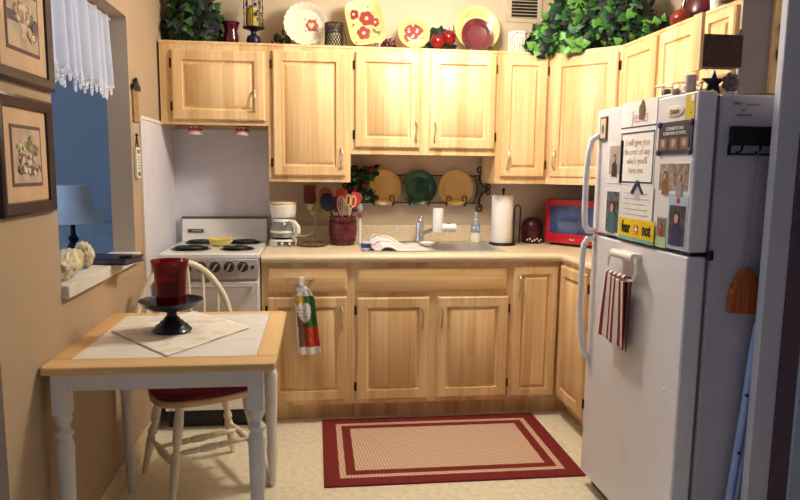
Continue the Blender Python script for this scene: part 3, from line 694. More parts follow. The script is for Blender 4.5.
def vines(m, blobs, seed, n=8, clip=None):
    rnd = random.Random(seed)
    for (c, r) in blobs:
        for _ in range(n):
            pts = []; a = rnd.uniform(0, 2 * PI); p0 = Vector((c[0], c[1], c[2] - r[2] * .8))
            e = Vector((c[0] + r[0] * math.cos(a) * .9, c[1] + r[1] * math.sin(a) * .9, c[2] + r[2] * rnd.uniform(-.5, .9)))
            for i in range(7): q = i / 6; pts.append(p0.lerp(e, q) + Vector((0, 0, .03 * math.sin(q * PI))))
            m.tube(pts, .0018, 4)
IVY = [LG, MG, DG, PU]
# ivy and apples on the rack
t = thing('ivy_garland', 'artificial ivy sprig hung with small red apples on the left of the plate rack', 'garland', (.27, -.05, 1.19))
bl = [((.255, -.06, 1.30), (.065, .03, .060)), ((.325, -.07, 1.335), (.055, .03, .040)), ((.275, -.065, 1.225), (.06, .03, .05)), ((.32, -.07, 1.19), (.035, .025, .03))]
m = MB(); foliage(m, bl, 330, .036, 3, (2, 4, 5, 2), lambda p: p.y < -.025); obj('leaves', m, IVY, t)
m = MB(); vines(m, bl, 4, 4); 
for p in m.v: p.y = min(p.y, -.022)
obj('stem', m, ST, t)
for p, r in (((.325, -.105, 1.350), .019), ((.285, -.105, 1.255), .019), ((.225, -.10, 1.225), .017)):
    m = MB(); m.ell(p, (r, r, r * .92), 14, 9); obj('apple', m, mat('apple_red', (170, 40, 34), .3, rgb2=(120, 16, 20)), t, plabel='small red artificial apple')

# ================================================================== TOP OF WALL CABINETS
Z = TOPZ + .0005
t = thing('potted_ivy', 'dark green artificial ivy at the left end above the range cabinet', 'plant', (-.66, -.17, Z))
bl = [((-.66, -.17, 2.17), (.13, .11, .15)), ((-.58, -.20, 2.10), (.10, .09, .09)), ((-.68, -.19, 2.30), (.10, .10, .09)), ((-.72, -.18, 2.08), (.08, .10, .075))]
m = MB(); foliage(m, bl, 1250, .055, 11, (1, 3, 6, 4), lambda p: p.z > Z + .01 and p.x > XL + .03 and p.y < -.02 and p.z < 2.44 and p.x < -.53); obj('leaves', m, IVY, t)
m = MB(); vines(m, bl, 12)
for p in m.v: p.z = max(p.z, Z + .001)
obj('stem', m, ST, t)
m = MB(); m.lathe([(.055, 0), (.075, .1), (.08, .11), (.07, .11), (.05, .01)], (-.66, -.17, Z), 24); obj('pot', m, mat('dark_pot', (48, 40, 56), .6), t)
# red vase
m = MB(); m.lathe([(.030, 0), (.040, .010), (.044, .045), (.034, .085), (.044, .118), (.051, .130), (.042, .124), (.030, .085), (.042, .045), (.001, .01)], (-.458, -.18, Z), 30, mod=lambda a, j: 1 + .02 * math.sin(5 * a))
tag(obj('vase', m, mat('wine_red_glass', (84, 10, 30), .15, coat=.6, trans=.15)), 'small wine red flared vase between the left ivy and the candle lantern', 'vase')
# candle lantern
t = thing('candle_lantern', 'dark blue iron candle stand with a leafy wire cage and yellow candle', 'candle holder', (-.335, -.18, Z))
DB = mat('ink_blue_iron', (34, 34, 58), .35, metal=.4)
m = MB(); m.lathe([(.022, 0), (.036, .012), (.041, .035), (.033, .060), (.016, .070), (.014, .085), (.025, .092), (.055, .100), (.061, .106), (.055, .106), (.02, .102)], (-.335, -.18, Z), 32); obj('pedestal', m, DB, t)
m = MB(); rnd = random.Random(5)
for i in range(8):
    a = i * PI / 4; x, y = -.335 + .050 * math.cos(a), -.18 + .050 * math.sin(a); m.tube([(x, y, Z + .105), (x, y, Z + .27)], .0022, 5)
m.tube([(-.335 + .050 * math.cos(i * PI / 12), -.18 + .050 * math.sin(i * PI / 12), Z + .27) for i in range(24)], .003, 5, closed=True)
for i in range(46):
    a = rnd.uniform(0, 2 * PI); zz = Z + .115 + rnd.choice((0, .05, .09)) + rnd.uniform(0, .03)
    p = Vector((-.335 + .052 * math.cos(a), -.18 + .052 * math.sin(a), zz)); leaf(m, p, Vector((-math.sin(a), math.cos(a), rnd.uniform(-.6, .6))), Vector((math.cos(a), math.sin(a), 0)), .022, 0)
obj('cage', m, DB, t)
m = MB(); m.lathe([(.040, .107), (.042, .112), (.040, .205), (.034, .208), (.03, .200), (.001, .199)], (-.335, -.18, Z), 26); m.tube([(-.335, -.18, Z + .2), (-.334, -.18, Z + .213)], .0012, 5, mi=1)
tag(obj('candle', m, [mat('ochre_wax', (186, 160, 60), .5), DARK]), 'ochre yellow pillar candle inside the iron leaf cage', 'candle')
# berry pick behind pie plate
t = thing('berry_sprig', 'small green and red berry sprig left of the scalloped pie plate', 'sprig', (-.19, -.09, Z))
m = MB(); foliage(m, [((-.19, -.09, Z + .05), (.06, .03, .05))], 60, .03, 8, (1, 4, 4, 1), lambda p: p.z > Z + .01); obj('leaves', m, IVY, t)
for i in range(6):
    m = MB(); m.ell((-.23 + .018 * i, -.125, Z + .02 + .02 * (i % 3)), .008, 10, 6); obj('berry', m, mat('berry_red', (130, 26, 30), .3), t)
# scalloped pie plate
CRG = mat('cream_stoneware', (232, 222, 200), .3, coat=.3); RO = mat('rose_paint', (178, 84, 96), .4); YE = mat('butter_paint', (240, 214, 140), .4); LV = mat('painted_leaf', (94, 110, 50), .45); BR = mat('painted_brick_red', (142, 34, 36), .4)
m = plate_mb(.120, depth=.030, n=120, scal=.022, waves=22, inner=.74)
for i, (a, c) in enumerate(((0, 1), (60, 1), (120, 1), (180, 1), (240, 1), (300, 1))):
    m.blob(.035 + .022 * math.cos(R(a)), .0 + .022 * math.sin(R(a)), .0042, [(.015 * math.cos(q * PI / 4), .015 * math.sin(q * PI / 4)) for q in range(8)], 1, .0012 + .0001 * i)
m.blob(.030, .0, .0042, [(0, -.020), (.014, -.004), (.016, .010), (.007, .015), (0, .009), (-.007, .015), (-.016, .010), (-.014, -.004)], 2, .003)
for x, y, a in ((.055, .03, 60), (.06, -.025, -40), (.005, -.03, 200), (.0, .028, 120)): leafb(m, x, y, .0042, .014, R(a), 1)
m.tr(0, lean(-.050, -.150, Z + .134, 10)); tag(obj('pie_plate', m, [CRG, RO, YE]), 'cream scalloped-edge pie plate painted with a rose heart', 'plate')
t = thing('plate_stand', 'dark wire easel behind the scalloped pie plate', 'stand', (-.06, -.11, Z))
# (easel of the pie plate)
m = MB()
for s_ in (-1, 1): m.tube([(-.06 + s_ * .05, -.19, Z + .016), (-.06 + s_ * .05, -.19, Z + .004), (-.06 + s_ * .05, -.075, Z + .004), (-.06 + s_ * .02, -.075, Z + .16)], .003, 6)
m.tube([(-.11, -.075, Z + .004), (-.01, -.075, Z + .004)], .003, 6); obj('frame', m, BLACK, t)
# wire mesh votive
t = thing('wire_basket_holder', 'silvery wire-mesh cylinder with a bail in front of the pie plate', 'holder', (.105, -.21, Z))
cx, cy, rr, hh = .105, -.232, .050, .132; m = MB()
for z in (0.003, .100, hh): m.tube([(cx + rr * math.cos(i * PI / 14), cy + rr * math.sin(i * PI / 14), Z + z) for i in range(28)], .003, 6, closed=True)
for k in range(20):
    for s_ in (-1, 1):
        m.tube([(cx + rr * math.cos(2 * PI * k / 20 + s_ * j * .31), cy + rr * math.sin(2 * PI * k / 20 + s_ * j * .31), Z + .003 + .0255 * j) for j in range(6)], .0026, 4)
m.lathe([(rr, .001), (rr, .003)], (cx, cy, Z), 24)
obj('mesh', m, mat('aged_silver_wire', (66, 60, 54), .4, metal=.7), t)
m = MB(); m.tube([(cx + .054, cy, Z + .10), (cx + .066, cy + .01, Z + .06), (cx + .067, cy + .01, Z + .005)], .002, 5); obj('bail', m, BLACK, t)
m = MB(); m.lathe([(.034, .0035), (.036, .01), (.036, .075), (.034, .078), (.001, .076)], (cx, cy, Z), 24); tag(obj('candle', m, mat('ivory_wax', (240, 228, 200), .5)), 'ivory candle inside the silvery wire-mesh cylinder', 'candle')
# square floral plate + stand
def easel(label, cx, w_, y, scroll=.014, h=.2):
    t = thing('plate_stand', label, 'stand', (cx, y, Z)); m = MB()
    for s_ in (-1, 1):
        x = cx + s_ * w_
        m.tube([(x + s_ * scroll * (1 - 1) + s_ * r_ * math.cos(a), y - .075, Z + .032 + r_ * math.sin(a)) for (r_, a) in [(scroll * (.25 + .75 * i / 14), PI * 2.2 - i / 14 * PI * 2.2 - PI / 2 + .2) for i in range(15)]] + [(x, y - .075, Z + .006), (x, y - .05, Z + .0042), (x, y + .055, Z + .0042)], .0032, 6)
    m.tube([(cx - w_, y - .05, Z + .0042), (cx + w_, y - .05, Z + .0042)], .0032, 6)
    m.tube([(cx, y + .055, Z + .0042), (cx, y + .05, Z + h)], .0032, 6); m.tube([(cx - w_, y + .055, Z + .0042), (cx + w_, y + .055, Z + .0042)], .0032, 6)
    obj('frame', m, BLACK, t); return t
easel('black scroll easel under the square floral plate', .285, .055, -.13)
m = MB(); n = 40; S = .105; prof = [(.001, .004), (.70, .004), (.78, .010), (.98, .020), (1, .021), (1, .017), (.74, .004), (.6, 0), (.001, 0)]
vs = []; fs = []
for (r_, z) in prof:
    for i in range(n):
        a = 2 * PI * i / n; q = (abs(math.cos(a)) ** 5 + abs(math.sin(a)) ** 5) ** (-1 / 5); vs.append((S * r_ * q * math.cos(a), 1.22 * S * r_ * q * math.sin(a), z))
for j in range(len(prof) - 1):
    for i in range(n): k = (i + 1) % n; fs.append((j * n + i, j * n + k, (j + 1) * n + k, (j + 1) * n + i))
m.add(vs, fs)
flower(m, .012, .025, .0043, .042, 1, 2, 6); flower(m, -.056, .060, .0043, .030, 1, 2, 5, .5); flower(m, -.022, -.055, .0043, .038, 1, 2, 5, .3); flower(m, .055, -.005, .0043, .026, 1, 2, 5, .9)
for x, y, a in ((-.03, .09, 120), (.03, -.035, -60), (.045, -.06, -20), (.035, -.085, -130), (-.06, .005, 200), (.03, .08, 70), (.05, -.09, 20)): leafb(m, x, y, .0042, .042, R(a), 3)
m.tr(0, lean(.283, -.165, Z + .155, 12) @ Matrix.Rotation(R(12), 4, 'Z'))
tag(obj('square_plate', m, [mat('buttercream_glaze', (212, 184, 124), .35), BR, YE, LV]), 'square yellow plate painted with red flowers on a scroll easel', 'plate')
# berries cluster
t = thing('berry_cluster', 'dark red berry and leaf cluster between the square and round painted plates', 'sprig', (.42, -.13, Z))
m = MB(); foliage(m, [((.42, -.13, Z + .04), (.05, .04, .04))], 60, .026, 9, (0, 2, 4, 4), lambda p: p.z > Z + .01); obj('leaves', m, IVY, t)
rnd = random.Random(3)
for i in range(14):
    m = MB(); m.ell((.42 + rnd.uniform(-.045, .045), -.17 + rnd.uniform(-.02, .02), Z + .010 + rnd.uniform(0, .055)), .009, 10, 6); obj('berry', m, mat('dark_berry', (112, 18, 36), .25), t)
# round fruit bowl
m = plate_mb(.090, depth=.024, inner=.66)
for x, y, r_ in ((-.028, .030, .030), (.022, .028, .032), (.0, -.002, .028), (-.035, -.018, .022)): flower(m, x, y, .0043, r_, 1, 4, 6, x * 40)
for i in range(16):
    a = i * 2.4; q = .012 * i ** .5; m.blob(.004 + q * math.cos(a) * 1.2, -.022 + q * math.sin(a), .0060, [(.008 * math.cos(k * PI / 3), .006 * math.sin(k * PI / 3)) for k in range(6)], 2 if i % 3 else 1, .0012 + .00002 * i)
for x, y, a in ((-.03, .05, 60), (.0, .056, 20), (.055, .03, -60), (.05, -.01, -80), (.03, -.05, -20)): leafb(m, x, y, .0045, .034, R(a), 3)
m.tr(0, lean(.557, -.170, Z + .101, 14)); tag(obj('round_plate', m, [mat('buttercream_glaze', (212, 184, 124), .35), BR, PAPER, LV, mat('pale_pink_paint', (220, 150, 140), .4)]), 'round plate painted with red and white fruit leaning above the sink cabinet', 'plate')
# apple sprig
t = thing('apple_sprig', 'artificial sprig of two red apples with dark leaves beside the yellow display plate', 'sprig', (.72, -.1, Z))
m = MB(); foliage(m, [((.715, -.13, Z + .04), (.085, .05, .04)), ((.70, -.12, Z + .12), (.06, .03, .03))], 120, .036, 19, (1, 2, 5, 3), lambda p: p.z > Z + .01); obj('leaves', m, IVY, t)
m = MB(); m.tube([(.65, -.13, Z + .01), (.72, -.13, Z + .08), (.79, -.11, Z + .13), (.81, -.11, Z + .145)], .003, 5); m.tube([(.78, -.11, Z + .125), (.80, -.11, Z + .15), (.798, -.11, Z + .172)], .0025, 5); obj('stem', m, ST, t)
for (x, y, zz, r_) in ((.690, -.205, .062, .043), (.757, -.180, .090, .045)):
    m = MB(); m.ell((x, y, Z + zz), (r_, r_, r_ * .95), 20, 12); a_ = obj('apple', m, mat('shiny_apple', (138, 18, 20), .2, rgb2=(96, 10, 16), scale=14), t)
    m = MB(); m.tube([(x, y, Z + zz + r_ * .85), (x + .004, y, Z + zz + r_ * 1.3)], .0018, 5); obj('stem', m, ST, a_)
for p_, d_ in (((.70, -.19, Z + .105), (-.5, -.3, .5)), ((.72, -.19, Z + .12), (-.9, -.1, .25)), ((.72, -.2, Z + .03), (.7, -.4, -.3))):
    m = MB(); leaf(m, Vector(p_), Vector(d_), Vector((0, -.9, .5)), .052, 0); obj('leaf', m, DG, t)
# yellow plate with burgundy plate
easel('black scroll easel holding the burgundy and yellow plates', .928, .062, -.14, h=.24)
m = plate_mb(.132, inner=.68); m.tr(0, lean(.932, -.130, Z + .152, 10)); tag(obj('dinner_plate', m, mat('pale_yellow_glaze', (216, 200, 134), .28, coat=.3)), 'large pale yellow plate standing behind the burgundy plate', 'plate')
m = plate_mb(.092, inner=.66); m.tr(0, lean(.920, -.182, Z + .108, 10)); tag(obj('salad_plate', m, mat('plum_glaze', (104, 40, 48), .2, coat=.5)), 'smaller burgundy plate on the easel in front of the pale yellow plate', 'plate')
# white bucket
t = thing('slatted_bucket', 'white slatted bucket candle holder with a loop handle left of the ivy', 'holder', (1.165, -.17, Z))
cx, cy = 1.165, -.17; m = MB(); m.lathe([(.05, 0), (.05, .004)], (cx, cy, Z), 24)
for i in range(22): a = 2 * PI * i / 22; m.box(-.004, .004, -.0015, .0015, 0, .128); m.tr(len(m.v) - 8, Matrix.Translation((cx + .051 * math.cos(a), cy + .051 * math.sin(a), Z + .003)) @ Matrix.Rotation(a + PI / 2, 4, 'Z'))
m.lathe([(.051, .122), (.056, .124), (.056, .134), (.050, .134), (.050, .122)], (cx, cy, Z), 30, caps=False); obj('slats', m, WPAINT, t)
m = MB(); m.tube([(cx + .064 * math.cos(a), cy - .057, Z + .075 + .055 * math.sin(a)) for a in [R(60) + i * R(300) / 24 + R(0) for i in range(25)]], .0025, 6); obj('bail', m, WPAINT, t)
m = MB(); m.lathe([(.036, .0045), (.038, .01), (.038, .100), (.034, .103), (.001, .101)], (cx, cy, Z), 24); tag(obj('candle', m, mat('lemon_wax', (240, 226, 130), .5)), 'pale yellow candle inside the white slatted bucket', 'candle')
# big ivy
t = thing('potted_ivy', 'large green artificial ivy spilling over the corner wall cabinet', 'plant', (1.5, -.3, Z))
bl = [((1.32, -.25, 2.09), (.13, .12, .10)), ((1.52, -.34, 2.15), (.17, .17, .16)), ((1.40, -.26, 2.22), (.10, .10, .09)), ((1.68, -.45, 2.16), (.16, .17, .17)), ((1.26, -.33, 2.03), (.09, .06, .06)), ((1.42, -.42, 2.04), (.10, .07, .06)), ((1.60, -.25, 2.32), (.22, .12, .10)), ((1.74, -.72, 2.06), (.08, .12, .07))]
def okp(p):
    if p.z > 2.44 or p.y > -.02 or p.x > XR - .03: return False
    inside = (p.y > -.36 and p.x < 1.36) or (p.x >= 1.30 and p.x + .93 * p.y > .93) or p.x > 1.58
    if p.x < 1.245 and p.z > 2.055: return False
    return p.z > Z + .012 or (not inside and p.z > 1.955)
m = MB(); lo = [b for b in bl if b[0][2] < 2.12]; hi = [b for b in bl if b[0][2] >= 2.12]
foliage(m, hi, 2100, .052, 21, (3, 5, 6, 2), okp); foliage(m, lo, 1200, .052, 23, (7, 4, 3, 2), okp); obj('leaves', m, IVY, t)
m = MB(); vines(m, bl, 22)
for p in m.v: p.z = max(p.z, Z + .002)
obj('stem', m, ST, t)
m = MB(); m.lathe([(.07, 0), (.095, .12), (.1, .13), (.09, .13), (.06, .01)], (1.58, -.32, Z), 24); obj('pot', m, mat('dark_pot', (48, 40, 56), .6), t)
# items on the right wall cabinets
t = thing('pitcher', 'dark maroon pitcher on top of the right wall cabinets', 'pitcher', (1.74, -1.06, Z))
m = MB(); m.lathe([(.06, 0), (.085, .03), (.095, .09), (.075, .16), (.055, .21), (.06, .25), (.052, .25), (.045, .21), (.065, .16), (.08, .09), (.001, .02)], (1.80, -1.04, Z), 32)
obj('jug', m, mat('maroon_glaze', (84, 22, 30), .25), t)
m = MB(); m.tube([(1.775, -.99, Z + .21), (1.76, -.94, Z + .20), (1.755, -.915, Z + .12), (1.765, -.958, Z + .06)], .010, 8); obj('handle', m, mat('maroon_glaze', (84, 22, 30), .25), t)
m = MB(); m.ell((1.655, -1.085, Z + .040), (.045, .052, .040), 22, 14); m.tube([(1.655, -1.085, Z + .078), (1.657, -1.085, Z + .095)], .003, 6, mi=1)
tag(obj('gourd', m, [mat('orange_red_fruit', (136, 46, 32), .3, rgb2=(110, 28, 26), scale=9), ST]), 'glossy orange-red round gourd in front of the maroon pitcher', 'gourd')
t = thing('potted_plant', 'small white pot of leaves beside the box on the right wall cabinets', 'plant', (1.66, -1.375, Z))
m = MB(); m.lathe([(.026, 0), (.032, .06), (.034, .062), (.028, .06), (.024, .008)], (1.655, -1.375, Z), 20); obj('pot', m, PLASTW, t)
m = MB(); foliage(m, [((1.665, -1.41, Z + .09), (.05, .06, .045))], 90, .03, 33, (2, 4, 4, 1), lambda p: p.z > Z + .03); obj('leaves', m, IVY, t)
t = thing('wicker_box', 'dark brown woven box on top of the cabinet above the refrigerator', 'basket', (1.70, -1.59, Z))
m = MB(); m.box(1.575, 1.81, -1.66, -1.52, Z, Z + .14)
obj('body', m, mat('dark_wicker', (58, 34, 34), .8, var=.3, scale=70, bump=.8, bscale=120), t, bev=.005)
obj('lid', box(1.568, 1.817, -1.667, -1.513, Z + .1405, Z + .155), mat('dark_wicker', (58, 34, 34), .8), t, bev=.004)

# vent
t = thing('air_vent', 'beige louvred air vent high on the back wall', 'vent', (1.24, 0, 2.23))
m = MB(); x0, x1, z0, z1 = 1.137, 1.362, 2.238, 2.40
m.box(x0, x1, -.008, 0, z0, 2.262); m.box(x0, x1, -.008, 0, 2.372, z1); m.box(x0, 1.172, -.008, 0, 2.262, 2.372); m.box(1.333, x1, -.008, 0, 2.262, 2.372); obj('frame', m, mat('beige_vent_paint', (214, 194, 166), .5), t, bev=.002)
m = MB()
for i in range(6):
    b0 = m.box(1.172, 1.333, -.008, .0, 0, .003); m.tr(b0, Matrix.Translation((0, 0, 2.268 + i * .019)) @ Matrix.Rotation(R(30), 4, 'X'))
obj('louvres', m, mat('beige_vent_paint', (214, 194, 166), .5), t)
obj('duct', box(1.1725, 1.3325, -.0015, -.0005, 2.2625, 2.3715), DARK, t)

# under-cabinet tins
def rtin(x, lab):
    t = thing('hanging_tin', lab, 'tin', (x, -.26, 1.54), group='tins under the range cabinet')
    m = MB(); m.lathe([(.034, 1.528), (.036, 1.530), (.036, 1.578)], (x, -.26, 0), 28); b_ = obj('tin', m, mat('enamel_cream', (236, 220, 206), .35), t)
    m = MB()
    for k in range(9):
        a = -PI / 2 + (k - 4) * .27; m.box(-.004, .004, -.001, .0006, -.010 + .004 * (k % 2), .012 - .003 * (k % 3)); m.tr(len(m.v) - 8, Matrix.Translation((x + .0365 * math.cos(a), -.26 + .0365 * math.sin(a), 1.556)) @ Matrix.Rotation(a + PI / 2, 4, 'Z'))
    obj('red_print', m, mat('tin_red', (170, 40, 44), .4), b_)
    m = MB(); m.lathe([(.037, 1.570), (.0375, 1.571), (.0375, 1.5775)], (x, -.26, 0), 28); obj('rim', m, mat('tin_red', (170, 40, 44), .4), b_)
rtin(-.647, 'small red and white tin mounted under the left half of the range cabinet')
rtin(-.396, 'small red and white tin mounted under the right half of the range cabinet')
# spoon rest
m = MB(); m.lathe([(.030, 0), (.052, .010), (.066, .038), (.068, .040), (.062, .036), (.045, .010), (.001, .006)], (0, 0, 0), 36, mod=lambda a, j: 1 + (.12 * math.cos(a) + .06 * math.cos(2 * a) if j > 1 and j < 5 else 0))
m.tr(0, Matrix.Translation((-.525, -.315, .9245))); tag(obj('spoon_rest', m, mat('lemon_ceramic', (230, 208, 104), .3, coat=.3)), 'yellow ceramic spoon rest dish in the middle of the cooktop', 'dish')

# hanging kitchen towel on the drawer handle
t = thing('hanging_towel', 'apple-print hand towel buttoned over the drawer handle by the range', 'towel', (-.075, -.66, .41))
def ht(u, v, yo=0):
    z = .745 - .345 * v; w_ = .020 + .030 * min(1, v / .16) ** .8 + .014 * max(0, v - .16)
    x = -.062 + (u - .5) * 2 * w_ + .024 * v; y = -.662 + .009 * math.cos(u * PI * 5) * min(1, v * 2 + .3) - .003 + yo
    return (x, y, z - .006 * math.sin(u * PI) * v)
def hmi(u, v):
    if v < .12 or v > .88: return 0
    du, dv = (u - .42) * .11, (v - .40) * .345
    hx, hy = du / .031, -dv / .050
    if (hx * hx + hy * hy - 1) ** 3 - hx * hx * hy ** 3 < 0: return 0
    if v > .58: return 1 if u > .38 + .1 * math.sin(v * 20) else (4 if u > .12 else 0)
    if v < .24: return 3 if u < .5 else 2
    if u < .10: return 0
    return 2 if (u > .55 or v < .34) else 4
o = obj('cloth', grid(ht, 30, 60, mif=hmi), [TOWEL, mat('print_red_apple', (214, 90, 56), .9, rgb2=(176, 46, 34), scale=60), mat('print_green', (64, 116, 52), .9), mat('print_gold', (214, 170, 60), .9), mat('print_brown', (110, 84, 70), .9)], t); solid(o, .004)
M = basis((-.070, -.679, .616), (1, 0, 0), (0, 0, 1)); text('lettering', 'Bless\nthis\nhome', .017, M, mat('print_text', (150, 70, 60), .9), o)
m = MB(); m.box(-.084, -.060, -.671, -.667, .735, .796); m.box(-.084, -.060, -.671, -.64, .7975, .8005); m.box(-.084, -.060, -.644, -.640, .735, .797)
o = obj('strap', m, TOWEL, t); k = MB(); k.lathe([(.008, 0), (.007, .003)], n=14); k.tr(0, basis((-.072, -.6715, .762), (1, 0, 0), (0, 0, 1))); obj('button', k, PLASTW, o)
m = MB(); m.ell((-.070, -.662, .735), (.032, .010, .022), 16, 8); obj('gathered_top', m, TOWEL, t)

# ================================================================== RUG
def rug_mat():
    m = bpy.data.materials.new('woven_burgundy_rug'); m.use_nodes = True; nt = m.node_tree; N = nt.nodes; L = nt.links; b = N['Principled BSDF']; b.inputs['Roughness'].default_value = .95
    g = N.new('ShaderNodeNewGeometry'); w_ = N.new('ShaderNodeTexChecker'); w_.inputs['Scale'].default_value = 95
    mp = N.new('ShaderNodeMapping'); mp.inputs['Rotation'].default_value = (0, 0, R(38)); L.new(g.outputs['Position'], mp.inputs['Vector']); L.new(mp.outputs[0], w_.inputs['Vector'])
    w_.inputs['Color1'].default_value = lin((222, 192, 166)); w_.inputs['Color2'].default_value = lin((184, 150, 126)); L.new(w_.outputs['Color'], b.inputs['Base Color'])
    n = N.new('ShaderNodeTexNoise'); n.inputs['Scale'].default_value = 400; bp = N.new('ShaderNodeBump'); bp.inputs['Strength'].default_value = .5; bp.inputs['Distance'].default_value = .003
    L.new(n.outputs['Fac'], bp.inputs['Height']); L.new(bp.outputs[0], b.inputs['Normal']); return m
rx0, rx1, ry0, ry1 = .030, 1.195, -1.362, -.585
bands = [(0, 0), (.052, 0), (.082, 1), (.122, 0)]
def rmi(x, y):
    d = min(x - rx0, rx1 - x, y - ry0, ry1 - y)
    return 1 if d < .070 else 0 if d < .098 else 1 if d < .142 else 0
xs = sorted({rx0, rx1} | {rx0 + q for q in (.07, .098, .142)} | {rx1 - q for q in (.07, .098, .142)}); ys = sorted({ry0, ry1} | {ry0 + q for q in (.07, .098, .142)} | {ry1 - q for q in (.07, .098, .142)})
m = MB()
for i in range(7):
    for j in range(7):
        m.add([(xs[i], ys[j], .008), (xs[i + 1], ys[j], .008), (xs[i + 1], ys[j + 1], .008), (xs[i], ys[j + 1], .008)], [(0, 1, 2, 3)], rmi((xs[i] + xs[i + 1]) / 2, (ys[j] + ys[j + 1]) / 2))
m.add([(rx0, ry0, .0005), (rx1, ry0, .0005), (rx1, ry1, .0005), (rx0, ry1, .0005), (rx0, ry0, .008), (rx1, ry0, .008), (rx1, ry1, .008), (rx0, ry1, .008)], [(0, 3, 2, 1), (0, 1, 5, 4), (1, 2, 6, 5), (2, 3, 7, 6), (3, 0, 4, 7)], 1)
tag(obj('rug', m, [rug_mat(), mat('burgundy_weave', (138, 40, 36), .95, rgb2=(104, 24, 26), scale=160, bump=.6, bscale=420)]), 'beige woven rug with burgundy borders in front of the sink cabinet', 'rug')

# ================================================================== REFRIGERATOR
FX, FY0, FY1, FH = 1.145, -1.414, -2.148, 1.600
t = thing('refrigerator', 'white top-freezer refrigerator covered with photos and magnets', 'refrigerator', (1.52, -1.78, 0))
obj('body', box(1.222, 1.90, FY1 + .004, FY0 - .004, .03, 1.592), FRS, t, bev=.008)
fd = obj('freezer_door', box(FX, 1.208, FY1, FY0, 1.107, FH), FRW, t, bev=.007, seg=3)
rd = obj('fridge_door', box(FX, 1.208, FY1, FY0, .062, 1.094), FRW, t, bev=.007, seg=3)
obj('gasket', box(1.2085, 1.2215, FY1 + .012, FY0 - .012, .07, 1.588), mat('grey_gasket', (120, 116, 126), .6), t)
obj('kick_grille', box(1.19, 1.2215, FY1 + .02, FY0 - .02, .004, .058), mat('kick_grey', (96, 92, 100), .6), t)
m = MB(); m.box(1.16, 1.215, -2.142, -2.10, 1.095, 1.106); m.lathe([(.010, 1.085), (.010, 1.114)], (1.215, -2.155, 0), 12); obj('middle_hinge', m, DARK, t)
m = MB(); m.tube([(FX - .003, -1.445, 1.500), (FX - .030, -1.437, 1.480), (FX - .040, -1.432, 1.42), (FX - .044, -1.430, 1.33), (FX - .044, -1.430, 1.19), (FX - .040, -1.432, 1.135), (FX - .03, -1.438, 1.112), (FX - .003, -1.445, 1.112)], [.013, .0125, .012, .012, .012, .0125, .013, .013], 12)
obj('handle', m, mat('glossy_white_handle', (240, 240, 246), .25), fd)
m = MB(); m.tube([(FX - .003, -1.445, 1.078), (FX - .03, -1.438, 1.078), (FX - .040, -1.432, 1.055), (FX - .044, -1.430, 1.00), (FX - .044, -1.430, .80), (FX - .038, -1.434, .68), (FX - .025, -1.445, .60), (FX - .002, -1.455, .56)], [.013, .013, .0125, .012, .012, .0125, .012, .010], 12)
obj('handle', m, mat('glossy_white_handle', (240, 240, 246), .25), rd)
def FM(y, z, off=.0): return basis((FX - off, y, z), (0, -1, 0), (0, 0, 1))     # local z points out into the room
m = MB(); m.lathe([(.052, 0), (.052, .003), (.046, .004)], n=30); m.tr(0, FM(-2.022, 1.548) @ Matrix.Scale(.36, 4, (0, 1, 0)))
bd = obj('badge', m, mat('badge_silver', (226, 220, 210), .3, metal=.3), fd); text('lettering', 'Estate', .024, FM(-2.022, 1.548, .0042), mat('badge_text', (110, 80, 60), .5), bd)
m = MB(); m.ell((FX - .001, -2.062, .638), (.004, .006, .006), 10, 6); obj('door_plug', m, PLASTW, rd)

FG = 'papers and photos on the freezer door'
def card(name, label, cat, y0, y1, z0, z1, mt, th=.0012, off=.0006, grp=FG):
    t = thing(name, label, cat, (FX, (y0 + y1) / 2, z0), group=grp)
    obj('backing', box(FX - off - th, FX - off, min(y0, y1), max(y0, y1), z0, z1), mt, t); return t
def flat(parent, name, y0, y1, z0, z1, mt, off):
    return obj(name, box(FX - off - .0006, FX - off, min(y0, y1), max(y0, y1), z0, z1), mt, parent)
def shape(parent, name, pts, mt, y, z, off, plabel=None):
    m = MB(); m.blob(0, 0, 0, pts, 0, .0006); n = len(pts); m.f.append(list(range(n))[::-1]); m.m.append(0); m.tr(0, FM(y, z, off)); return obj(name, m, mt, parent, plabel=plabel)
def circ(r, sy=1, n=14): return [(r * math.cos(2 * PI * i / n), r * sy * math.sin(2 * PI * i / n)) for i in range(n)]
def person(parent, y, z, s, shirt, off=.0032, skin=(196, 150, 126), hair=(60, 44, 36)):
    sk = mat('photo_skin_%d' % skin[0], skin, .6); hr = mat('photo_hair_%d' % hair[0], hair, .6)
    shape(parent, 'printed_torso', [(-.45 * s, -1 * s), (.45 * s, -1 * s), (.42 * s, -.1 * s), (.15 * s, .12 * s), (-.15 * s, .12 * s), (-.42 * s, -.1 * s)], shirt, y, z, off)
    shape(parent, 'printed_hair', circ(.27 * s, 1.15), hr, y, z + .42 * s, off + .0007)
    shape(parent, 'printed_face', circ(.2 * s, 1.2), sk, y, z + .36 * s, off + .0014)
CH = mat('photo_charcoal', (48, 46, 56), .5); GY = mat('photo_grey', (150, 146, 152), .5); NV = mat('navy_print_line', (44, 48, 96), .5)
# tiny framed picture
t = card('framed_magnet', 'small brown framed picture magnet at the freezer top corner by the handle', 'magnet', -1.455, -1.515, 1.478, 1.570, mat('brown_frame', (110, 78, 56), .5), .006)
flat(t, 'picture', -1.462, -1.508, 1.486, 1.562, mat('beige_print', (214, 198, 170), .6), .0066); shape(t, 'motif', circ(.012, 1.6), mat('brown_print', (120, 96, 70), .6), -1.485, 1.522, .0073)
